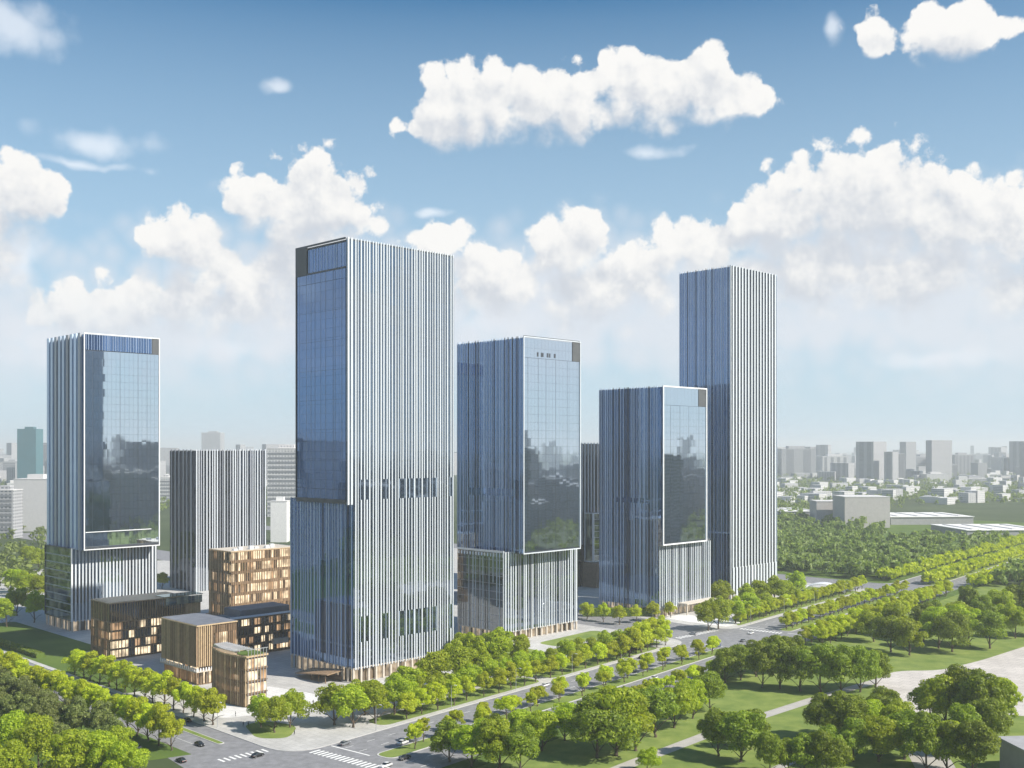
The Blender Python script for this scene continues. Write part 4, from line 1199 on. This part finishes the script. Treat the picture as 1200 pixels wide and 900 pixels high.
for k in range(5200):                                       # unseen trees added beyond the view, to darken what the glass walls mirror
    an = r2.uniform(31, 135) if r2.random() < .7 else r2.uniform(-130, -33); d = 400 + 1700*r2.random()**.8
    x, y = d*math.sin(math.radians(an)), d*math.cos(math.radians(an))
    s, t = blv(x, y); a, b = toab(x, y)
    if abs(t) < 34 or (165 < a < 205): continue
    pts2.append((x, y)); hs2.append(r2.uniform(8, 15))
woodland('woodland', pts, hs, 110, 'hazy green woodland spreading beyond the boulevard at the right', LM['wood'], 1)
woodland('woodland', pts2, hs2, 44, 'distant green woodland at the left edge, with unseen trees added for the reflections', LM['wood'], 2)
ap, ah = [], []
for t in (-34, -27, -1.8, 1.8, 29.5, 36):
    for s in srange(572, 1300, 7.5):
        ap.append(BV(s + r2.uniform(-1,1), t + r2.uniform(-.8,.8))); ah.append(r2.uniform(8,10.5))
fp, fh = [], []
while len(fp) < 3600:
    px = r2.uniform(895, 1340) if r2.random() < .62 else r2.uniform(-160, 360); py = 540 + 62*r2.random()
    x, y = G(px, py); s, t = blv(x, y)
    if abs(t) < 40: continue
    if 1036 < px < 1240 and 588 < py < 634: continue
    fp.append((x + r2.uniform(-30,30), y + r2.uniform(-40,40))); fh.append(r2.uniform(9, 16))
woodland('far_woodland', fp, fh, 26, 'far pale woodland between the low houses below the skyline', LM['wood'], 4)
woodland('far_avenue_trees', ap, ah, 150, 'lime avenue trees lining the boulevard far to the right', LM['lime'], 3)

# ------------------------------------------------------------------ the city beyond
def citymat(name, col, dark, fl=3.6):
    m = bpy.data.materials.new(name); m.use_nodes = True
    nt = m.node_tree; N, L = nt.nodes, nt.links; b = N['Principled BSDF']; b.inputs['Roughness'].default_value = .6
    geo = N.new('ShaderNodeNewGeometry'); sp = N.new('ShaderNodeSeparateXYZ'); L.new(geo.outputs['Position'], sp.inputs[0])
    ad = N.new('ShaderNodeMath'); ad.operation = 'ADD'; L.new(sp.outputs['X'], ad.inputs[0]); L.new(sp.outputs['Y'], ad.inputs[1])
    cb = N.new('ShaderNodeCombineXYZ'); L.new(ad.outputs[0], cb.inputs[0]); L.new(sp.outputs['Z'], cb.inputs[1])
    br = N.new('ShaderNodeTexBrick'); br.offset = 0; br.inputs['Scale'].default_value = 1
    br.inputs['Brick Width'].default_value = 4.5; br.inputs['Row Height'].default_value = fl; br.inputs['Mortar Size'].default_value = .95
    br.inputs['Color1'].default_value = (*dark,1); br.inputs['Color2'].default_value = (*[c*1.4 for c in dark],1); br.inputs['Mortar'].default_value = (*col,1)
    L.new(cb.outputs[0], br.inputs['Vector']); L.new(br.outputs['Color'], b.inputs['Base Color'])
    return m
CM = [citymat('city_grey', (.42,.42,.43), (.13,.14,.16)), citymat('city_pale', (.62,.61,.60), (.26,.27,.29)), citymat('city_dark', (.24,.25,.27), (.08,.09,.10)), citymat('city_tan', (.45,.40,.36), (.2,.18,.17))]
TEAL = mat('teal_glass_wall', (.05,.16,.19), .2, var=.1, scale=.05)
PALEW = mat('pale_wall', (.60,.59,.58), .8, var=.05)
WHITEW = mat('white_wall', (.78,.77,.75), .7, var=.05)
TANW = mat('tan_wall', (.50,.475,.46), .8, var=.08)
GREYW = mat('grey_wall', (.34,.34,.35), .8, var=.1)
STRIP = mat('window_strip', (.22,.23,.25), .3, var=.2, scale=.2)
def far_building(px0, px1, top, base, m, label, strips=0, bands=0, roofbox=True, depth=.9, rot=0.0, group='buildings on the hazy skyline', far=.55):
    base = HOR + (base-HOR)*far
    Y = FPX*HC/(base-HOR); X = ((px0+px1)/2-600)/FPX*Y; w = (px1-px0)/FPX*Y; h = HC - (top-HOR)/FPX*Y
    t = thing('building', (X, Y + w*depth/2, 0), rot, label, 'building', group)
    d = w*depth
    box('wall', t, m, -w/2, w/2, -d/2, d/2, 0, h)
    if roofbox: box('roof_house', t, m, -w*.22, w*.25, -d*.2, d*.2, h, h+4+w*.05)
    box('parapet', t, PALEW if m is not TEAL else TEAL, -w/2-.3, w/2+.3, -d/2-.3, d/2+.3, h, h+1.0)
    for i in range(strips):
        u = -w/2 + w*(i+.5)/strips
        box('window_strip', t, STRIP, u-w/strips*.22, u+w/strips*.22, -d/2-.25, -d/2+.2, 4, h-3)
    for i in range(bands):
        z = 4 + (h-6)*i/bands
        box('window_band', t, STRIP, -w/2+1.2, w/2-1.2, -d/2-.25, -d/2+.2, z, z+(h-6)/bands*.5)
    return t
far_building(20,42,503,585,TEAL,'dark teal glass tower on the far left skyline',0,0,far=.8)
far_building(40,57,521,588,CM[2],'dark grey block right of the teal tower',3,0)
far_building(3,20,541,592,CM[0],'grey block left of the teal tower',0,8)
far_building(16,56,562,640,PALEW,'wide pale slab below the teal tower',0,0,far=.85)
far_building(-14,15,575,650,CM[0],'grey building at the extreme left edge',0,9,far=.85)
far_building(186,200,560,640,CM[1],'pale narrow block between the far left and striped towers',0,6)
far_building(236,258,507,566,CM[0],'faint pale tower rising behind the striped tower',0,0)
far_building(313,352,526,640,CM[1],'pale grey apartment slab with many windows left of main tower',0,14,far=.7)
far_building(317,336,588,655,WHITEW,'blank white block in front of the pale apartment slab',0,0,far=.85)
rightb = [(916,956,526,586,CM[0],2,0),(958,966,548,578,WHITEW,0,5),(964,994,535,584,CM[1],4,0),(998,1016,548,584,CM[0],0,0),(1015,1040,539,592,CM[1],0,0),(1038,1061,532,596,CM[2],6,0),(1060,1078,552,592,CM[0],5,0),
 (1074,1097,535,580,CM[0],0,7),(1086,1112,556,598,PALEW,0,0),(1110,1122,545,588,CM[2],3,0),(1119,1141,533,582,CM[0],5,0),(1130,1162,561,600,CM[0],0,0),(1158,1174,556,588,WHITEW,0,6),(1174,1206,536,584,CM[1],4,0),(1205,1240,548,590,CM[0],4,0)]
for i, (a, b, tp, bs, m, st, bd) in enumerate(rightb):
    far_building(a, b, tp, bs, m, ordinal(i) + ' block from the left on the hazy right-hand skyline', st, bd)
far_building(957,990,588,637,TANW,'faded tan block above the woodland, left of a pair',0,0,False,far=.8)
far_building(990,1043,583,642,TANW,'wider faded tan block above the woodland, right of a pair',0,0,False,far=.8)
def hall(px0, px1, py, base, label, m):
    Y = FPX*HC/(base-HOR); w = (px1-px0)/FPX*Y; X = ((px0+px1)/2-600)/FPX*Y; h = HC - (py-HOR)/FPX*Y
    t = thing('hall', (X, Y, 0), .06, label, 'hall', 'low white-roofed halls')
    h = max(8, min(h, 14))
    box('wall', t, GREYW, -w/2, w/2, 0, 90, 0, h)
    box('roof', t, m, -w/2-1, w/2+1, -1, 91, h, h+.8)
    for i in range(4): box('roof_light', t, PALEW, -w/2+w*(i+.4)/4, -w/2+w*(i+.6)/4, 8, 80, h+.8, h+1.6)
    return t
hall(1043,1142,606,615,'long low hall with white flat roof below the right skyline',WHITEW)
hall(1132,1230,622,630,'low hall with white roof at the right picture edge',WHITEW)
hall(915,958,600,606,'small low hall beside the tall right tower',WHITEW)
# far filler city, one mass, right round the horizon
def far_city():
    r = random.Random(3); v, f = [], []
    def bx(x, y, w, d, h, a):
        k = len(v); c, s = math.cos(a), math.sin(a)
        for (dx, dy) in ((-w,-d),(w,-d),(w,d),(-w,d)):
            for z in (0, h): v.append((x+(dx*c-dy*s)/2, y+(dx*s+dy*c)/2, z))
        f.extend([(k,k+2,k+3,k+1),(k+2,k+4,k+5,k+3),(k+4,k+6,k+7,k+5),(k+6,k,k+1,k+7),(k+1,k+3,k+5,k+7)])
    for i in range(700):
        an = math.radians(r.uniform(-30, 30)); d = r.uniform(3300, 9500)
        x, y = d*math.sin(an), d*math.cos(an)
        px = 600 + FPX*x/y
        lo = 15 if 910 < px < 1250 else 30
        bx(x, y, r.uniform(25,80), r.uniform(20,60), r.uniform(lo, 70) if r.random() < .8 else r.uniform(70, 125), r.uniform(0,1.5))
    for i in range(700):
        an = math.radians(r.choice((r.uniform(31,160), r.uniform(-160,-31)))); d = r.uniform(1800, 6000)
        bx(d*math.sin(an), d*math.cos(an), r.uniform(25,80), r.uniform(20,60), r.uniform(20,70) if r.random() < .8 else r.uniform(70,150), r.uniform(0,1.5))
    o = mesh_obj('far_city', v, f, CM[0]); tag(o, 'hazy mass of distant city blocks along the horizon', 'city', kind='stuff')
far_city()
def suburb():
    '''low pale houses between the woodland and the skyline'''
    r = random.Random(17); v, f = [], []
    n = 0
    while n < 520:
        px = r.uniform(900, 1330) if r.random() < .6 else r.uniform(-150, 360)
        x, y = G(px, 541 + 50*r.random()**1.2); s_, t_ = blv(x, y)
        if abs(t_) < 60 or (1036 < px < 1240 and y < 1900): continue
        w, dd, h = r.uniform(14,46), r.uniform(12,30), r.uniform(6,22); n += 1
        k = len(v); q = r.choice((.785, -.785, .2, .6)); c, s = math.cos(q), math.sin(q)
        for (dx, dy) in ((-w,-dd),(w,-dd),(w,dd),(-w,dd)):
            for z in (0, h): v.append((x+(dx*c-dy*s)/2, y+(dx*s+dy*c)/2, z))
        f.extend([(k,k+2,k+3,k+1),(k+2,k+4,k+5,k+3),(k+4,k+6,k+7,k+5),(k+6,k,k+1,k+7),(k+1,k+3,k+5,k+7)])
    o = mesh_obj('suburb', v, f, CM[1]); tag(o, 'low pale houses scattered between far trees below the skyline', 'suburb', kind='stuff')
suburb()
def added_reflection_blocks():
    '''dark mid-rise blocks beyond the picture's right and left edges; the glass walls mirror them'''
    r = random.Random(9); v, f = [], []
    n = 0
    while n < 330:
        an = math.radians(r.uniform(33, 125) if r.random() < .72 else r.uniform(-120, -36)); d = r.uniform(560, 2100)
        x, y = d*math.sin(an), d*math.cos(an); s_, t_ = blv(x, y); a_, b_ = toab(x, y)
        if abs(t_) < 60 or 150 < a_ < 320 or (x < 520 and x > 0): continue
        w, dd, h = r.uniform(24,60), r.uniform(20,50), (r.uniform(28,75) if r.random() < .85 else r.uniform(80,118)); n += 1
        k = len(v); q = .785 if r.random() < .7 else r.uniform(0,1.5); c, s = math.cos(q), math.sin(q)
        for (dx, dy) in ((-w,-dd),(w,-dd),(w,dd),(-w,dd)):
            for z in (0, h): v.append((x+(dx*c-dy*s)/2, y+(dx*s+dy*c)/2, z))
        f.extend([(k,k+2,k+3,k+1),(k+2,k+4,k+5,k+3),(k+4,k+6,k+7,k+5),(k+6,k,k+1,k+7),(k+1,k+3,k+5,k+7)])
    o = mesh_obj('added_reflection_blocks', v, f, CM[2]); tag(o, 'unseen dark mid-rise blocks added for the glass walls to mirror', 'city', kind='stuff')
added_reflection_blocks()  # out-of-view blocks, added only for the dark reflections in the towers

# white arched canopy beyond the tall right tower
def arched_canopy():
    X, Y = G(968, 694)
    t = thing('arched_canopy', (X, Y, KZ), math.radians(-25), 'white arched canopy among trees right of the tall tower', 'canopy')
    v, f = [], []
    n = 14
    for i in range(n+1):
        s = i/n; x = -13+26*s; z = 5.2*math.sin(math.pi*(.12+.88*s))**.8 + .3
        for (y, dz) in ((-5,0),(5,.4),(5,.8),(-5,.4)): v.append((x,y,z+dz))
    for i in range(n):
        a = i*4; b = a+4
        for k in range(4): f.append((a+k, a+(k+1)%4, b+(k+1)%4, b+k))
    f += [(0,1,2,3), (n*4+3,n*4+2,n*4+1,n*4)]
    mesh_obj('roof_shell', v, f, M['frame_white'], t, True)
    for x in (-9,-3,3,8): box('post', t, M['frame_white'], x-.15, x+.15, -.15, .15, 0, 3.6)
arched_canopy()
# roof in the bottom right corner
t = thing('park_pavilion', (176, 318, .02), .08, 'grey flat-roofed pavilion cut off in the bottom right corner', 'pavilion')
box('wall', t, GREYW, -22, 22, -26, 20, 0, 9)
box('roof', t, GREYW, -22.6, 22.6, -26.6, 20.6, 9, 9.7)
box('roof_upstand', t, WHITEW, -10, 22.3, 10, 20.2, 9.7, 13.2)
box('roof_plant', t, PALEW, -4, 8, -8, 2, 9.7, 11.6)

# ------------------------------------------------------------------ cars
PAINTS = {n: mat('car_paint_'+n, c, .25, metal=.2, var=.03, spec=.6) for n, c in dict(black=(.02,.02,.023), white=(.75,.75,.74), grey=(.20,.21,.22), silver=(.45,.46,.48), blue=(.05,.10,.22), red=(.30,.03,.03)).items()}
def car_mesh():
    # body: lofted sections along x (length 4.6 m): half width, bottom, waist, hood height
    secs = [(-2.3,.70,.45,.75),(-2.2,.84,.30,.92),(-1.5,.90,.26,.98),(-.8,.91,.25,1.0),(.6,.91,.25,.98),(1.3,.90,.26,.92),(2.0,.84,.28,.80),(2.25,.72,.38,.66)]
    v, f = [], []
    for x, w, zb, zt in secs:
        v += [(x,-w*.9,zb),(x,-w,zb+.2),(x,-w,zt-.18),(x,-w*.86,zt),(x,w*.86,zt),(x,w,zt-.18),(x,w,zb+.2),(x,w*.9,zb)]
    for i in range(len(secs)-1):
        for k in range(8): f.append((i*8+k, i*8+(k+1)%8, (i+1)*8+(k+1)%8, (i+1)*8+k))
    f += [tuple(range(7,-1,-1)), tuple((len(secs)-1)*8+k for k in range(8))]
    body = (v, f)
    # cabin glass and roof
    gl = [(-1.75,.80,.95),(-1.15,.64,1.40),(.25,.64,1.42),(1.05,.78,.93)]
    v2 = []
    for x, w, z in gl: v2 += [(x,-w,z),(x,w,z)]
    v2 += [(-1.75,-.80,.9),(-1.75,.80,.9),(1.05,-.78,.9),(1.05,.78,.9)]
    f2 = [(0,1,3,2),(2,3,5,4),(4,5,7,6),(0,2,4,6),(1,7,5,3)]
    v3 = [(-1.18,-.62,1.395),(.27,-.62,1.415),(.27,.62,1.415),(-1.18,.62,1.395),(-1.0,-.56,1.47),(.1,-.56,1.48),(.1,.56,1.48),(-1.0,.56,1.47)]
    f3 = [(0,3,2,1),(4,5,6,7),(0,1,5,4),(1,2,6,5),(2,3,7,6),(3,0,4,7)]
    return body, (v2, f2), (v3, f3)
def cyl(r, w, n=14):
    v = [(math.cos(2*math.pi*i/n)*r, s*w/2, math.sin(2*math.pi*i/n)*r) for s in (-1,1) for i in range(n)]
    f = [tuple(range(n)), tuple(range(2*n-1,n-1,-1))] + [(i,(i+1)%n,n+(i+1)%n,n+i) for i in range(n)]
    return v, f
def me_(name, vf, m, smooth=False):
    me = bpy.data.meshes.new(name); me.from_pydata(vf[0], [], vf[1]); me.materials.append(m)
    if smooth:
        for p in me.polygons: p.use_smooth = True
    me.update(); return me
(bv, gv, rv) = car_mesh()
CME = dict(body=me_('car_body', bv, PAINTS['grey']), windows=me_('car_windows', gv, M['car_glass']), roof=me_('car_roof', rv, PAINTS['grey']), tyre=me_('car_tyre', cyl(.33,.24), M['tyre']), rim=me_('car_rim', cyl(.2,.26,10), M['rim']))
CAR_GROUP = 'cars on the roads'
def car(px, py, heading, colour, label, z=.055, xy=None):
    x, y = xy if xy else G(px, py)
    t = thing('car', (x, y, z), heading, label, 'car', CAR_GROUP)
    for nm in ('body','roof'):
        o = new_obj(nm, CME[nm], t)
        o.material_slots[0].link = 'OBJECT'; o.material_slots[0].material = PAINTS[colour]
    new_obj('windows', CME['windows'], t)
    for sx in (-1.4, 1.38):
        for sy in (-.78, .78):
            w = new_obj('wheel', CME['tyre'], t); w.location = (sx, sy, .33)
            new_obj('rim', CME['rim'], w)
    for sy in (-.55, .55):
        box('headlight', t, M['lamp_clear'], 2.12, 2.24, sy-.17, sy+.17, .60, .74)
        box('taillight', t, M['lamp_red'], -2.32, -2.2, sy-.16, sy+.16, .62, .78)
    return t
hB = math.atan2(BD.y, BD.x); hL = math.atan2(B_dir.y, B_dir.x); hX = hL
car(160,877,hL,'silver','silver car beside the olive trees at the bottom left')
car(234,874,hL+math.pi,'black','black car leaving the left street at the corner')
car(212,893,hL,'black','black car at the bottom left, behind the silver one')
car(302,887,hB,'black','black car crossing the middle of the near junction')
car(404,873,hB+.15,'grey','grey car just past the zebra crossing')
car(472,872,hB,'white','white car by the first small median trees')
car(474,890,hB+math.pi,'black','black car in the near lane at the bottom, by the median')
car(452,899,hB+math.pi,'white','white car at the bottom edge below the median')
car(841,758,hB+math.pi,'blue','blue car waiting in the right-hand junction')
car(847,768,hB,'white','white car behind the median at the right-hand junction')
car(871,752,hB,'grey','grey car crossing the right-hand junction')
car(905,748,hB,'black','black car heading away beyond the right-hand junction')
car(812,744,hX,'silver','silver car turning into the cross street')
car(926,733,hB,'silver','silver car before the tall right tower')
car(880,743,hB+math.pi,'white','white car approaching the junction along the far kerb')
for i, s in enumerate((96, 128, 150, 176, 205, 232)):
    car(0,0,hB,['black','white','grey','silver','black','blue'][i], ordinal(i)+' car in the far lanes before the towers, from the crossing', xy=BV(s, [14,20.5,14,7.5,20.5,13.5][i]))
for i, s in enumerate((60, 118, 168, 222)):
    car(0,0,hB+math.pi,['grey','black','white','black'][i], ordinal(i)+' car in the near lanes below the median, from the crossing', xy=BV(s, [-8,-14,-8,-14][i]))
for i, s in enumerate((585, 640, 705)):
    car(0,0,hB,['black','silver','black'][i], ordinal(i)+' car on the distant boulevard at the right', xy=BV(s, [10,14,8][i]))
car(0,0,hL,'black','black car parked along the left street kerb by the timber buildings', xy=AB(193.8, 362))
car(0,0,hL+math.pi,'grey','grey car further up the left street', xy=AB(181, 430))

# ------------------------------------------------------------------ lamps and people
def lamp_post(xy, rz, label, z=KZ):
    t = thing('street_lamp', (xy[0], xy[1], z), rz, label, 'street lamp', 'street lamps')
    v, f = [], []
    tube(v, f, [(0,0,0),(0,0,.9),(0,0,8.6),(.15,0,9.0),(2.0,0,9.3)], [.14,.10,.07,.06,.05], 8)
    mesh_obj('pole', v, f, M['steel'], t, True)
    box('lamp_head', t, M['frame_white'], 1.6, 2.7, -.16, .16, 9.22, 9.36)
    box('base_plate', t, M['steel'], -.25, .25, -.25, .25, 0, .06)
lamp_post(AB(197.2, 346), math.radians(-45), 'street lamp on the corner by the left street')
for i, s in enumerate((34, 74, 114, 154, 194, 234)):
    lamp_post(BV(s, 25.2), hB - math.pi/2, ordinal(i) + ' street lamp along the kerb before the towers, from the crossing')
for i, s in enumerate((330, 375, 420, 470)):
    lamp_post(BV(s, 25.2), hB - math.pi/2, ordinal(i) + ' street lamp along the kerb beyond the right-hand junction')

def person_mesh(name, m, stride=.22):
    me = bpy.data.meshes.new(name)
    v = [(0,0,.92),(0,0,1.12),(0,0,1.36),(0,0,1.50),(.02,0,1.62),(.02,0,1.72),
         (0,-.10,.88),(stride*.6,-.11,.48),(stride,-.11,.07),(stride+.16,-.11,.04),
         (0,.10,.88),(-stride*.3,.11,.48),(-stride,.11,.09),(-stride+.15,.11,.04),
         (0,-.20,1.38),(-.07,-.25,1.10),(.04,-.26,.86),
         (0,.20,1.38),(.05,.25,1.10),(.20,.26,.90)]
    e = [(0,1),(1,2),(2,3),(3,4),(4,5),(0,6),(6,7),(7,8),(8,9),(0,10),(10,11),(11,12),(12,13),(2,14),(14,15),(15,16),(2,17),(17,18),(18,19)]
    rad = [.15,.14,.16,.055,.095,.08,.10,.07,.05,.04,.10,.07,.05,.04,.07,.048,.035,.07,.048,.035]
    me.from_pydata(v, e, []); me.materials.append(m)
    o = bpy.data.objects.new(name, me)
    COL.objects.link(o)
    md = o.modifiers.new('skin', 'SKIN')
    for i, rr in enumerate(rad):
        sv = me.skin_vertices[0].data[i]; sv.radius = (rr, rr*(1.25 if i in (1,2) else 1)); sv.use_root = (i == 0)
    o.modifiers.new('sub', 'SUBSURF').levels = 1
    return o
CLOTH = [mat('cloth_'+n, c, .8, var=.1) for n, c in (('dark',(.03,.03,.04)),('navy',(.04,.05,.10)),('white',(.7,.7,.68)),('red',(.3,.05,.04)))]
PEOPLE = [(276,840,0,'person in dark clothes walking on the white walk by the curved building'),(285,852,1,'person in navy at the lawn edge near the corner lamp'),(291,852,0,'person in dark clothes beside the navy one on the lawn edge'),
 (345,862,0,'person in dark clothes at the kerb near the zebra crossing'),(367,826,0,'person in dark clothes on the walk beside the main tower, left of two'),(374,825,1,'person in navy on the walk beside the main tower, right of two'),(342,812,2,'person in white by the curved wooden canopy')]
for i, (px, py, c, lab) in enumerate(PEOPLE):
    o = person_mesh('person', CLOTH[c], .14 + .03*(i % 3))
    x, y = G(px, py); o.location = (x, y, KZ+.03); o.rotation_euler = (0,0,i*1.3)
    tag(o, lab, 'person', 'people near the corner')
    hm = bpy.data.meshes.new('hair')
    hv, hf = [], []
    tube(hv, hf, [(0,0,1.66),(-.01,0,1.72),(-.01,0,1.79),(0,0,1.835)], [.10,.115,.095,.02], 8)
    hm.from_pydata(hv, [], hf); hm.materials.append(M['hair']); new_obj('hair', hm, o)

# ------------------------------------------------------------------ haze
hz = bpy.data.meshes.new('haze')
RB = R30 + 60
zlo, zhi = -1.5, 224.0
hv = [(-RB,-RB,zlo),(RB,-RB,zlo),(RB,RB,zlo),(-RB,RB,zlo),(-RB,-RB,zhi),(RB,-RB,zhi),(RB,RB,zhi),(-RB,RB,zhi)]
hz.from_pydata(hv, [], [(0,3,2,1),(4,5,6,7),(0,1,5,4),(1,2,6,5),(2,3,7,6),(3,0,4,7)])
hm = bpy.data.materials.new('haze_air'); hm.use_nodes = True
hm.node_tree.nodes.clear()
ho = hm.node_tree.nodes.new('ShaderNodeOutputMaterial'); hp = hm.node_tree.nodes.new('ShaderNodeVolumePrincipled')
hp.inputs['Color'].default_value = (.93,.965,1.0,1); hp.inputs['Density'].default_value = .00012; hp.inputs['Anisotropy'].default_value = .1
hm.node_tree.links.new(hp.outputs[0], ho.inputs['Volume'])
hz.materials.append(hm)
tag(new_obj('haze', hz), 'pale bluish haze over the whole city', 'haze', kind='stuff')
print('trees', treecount[0])
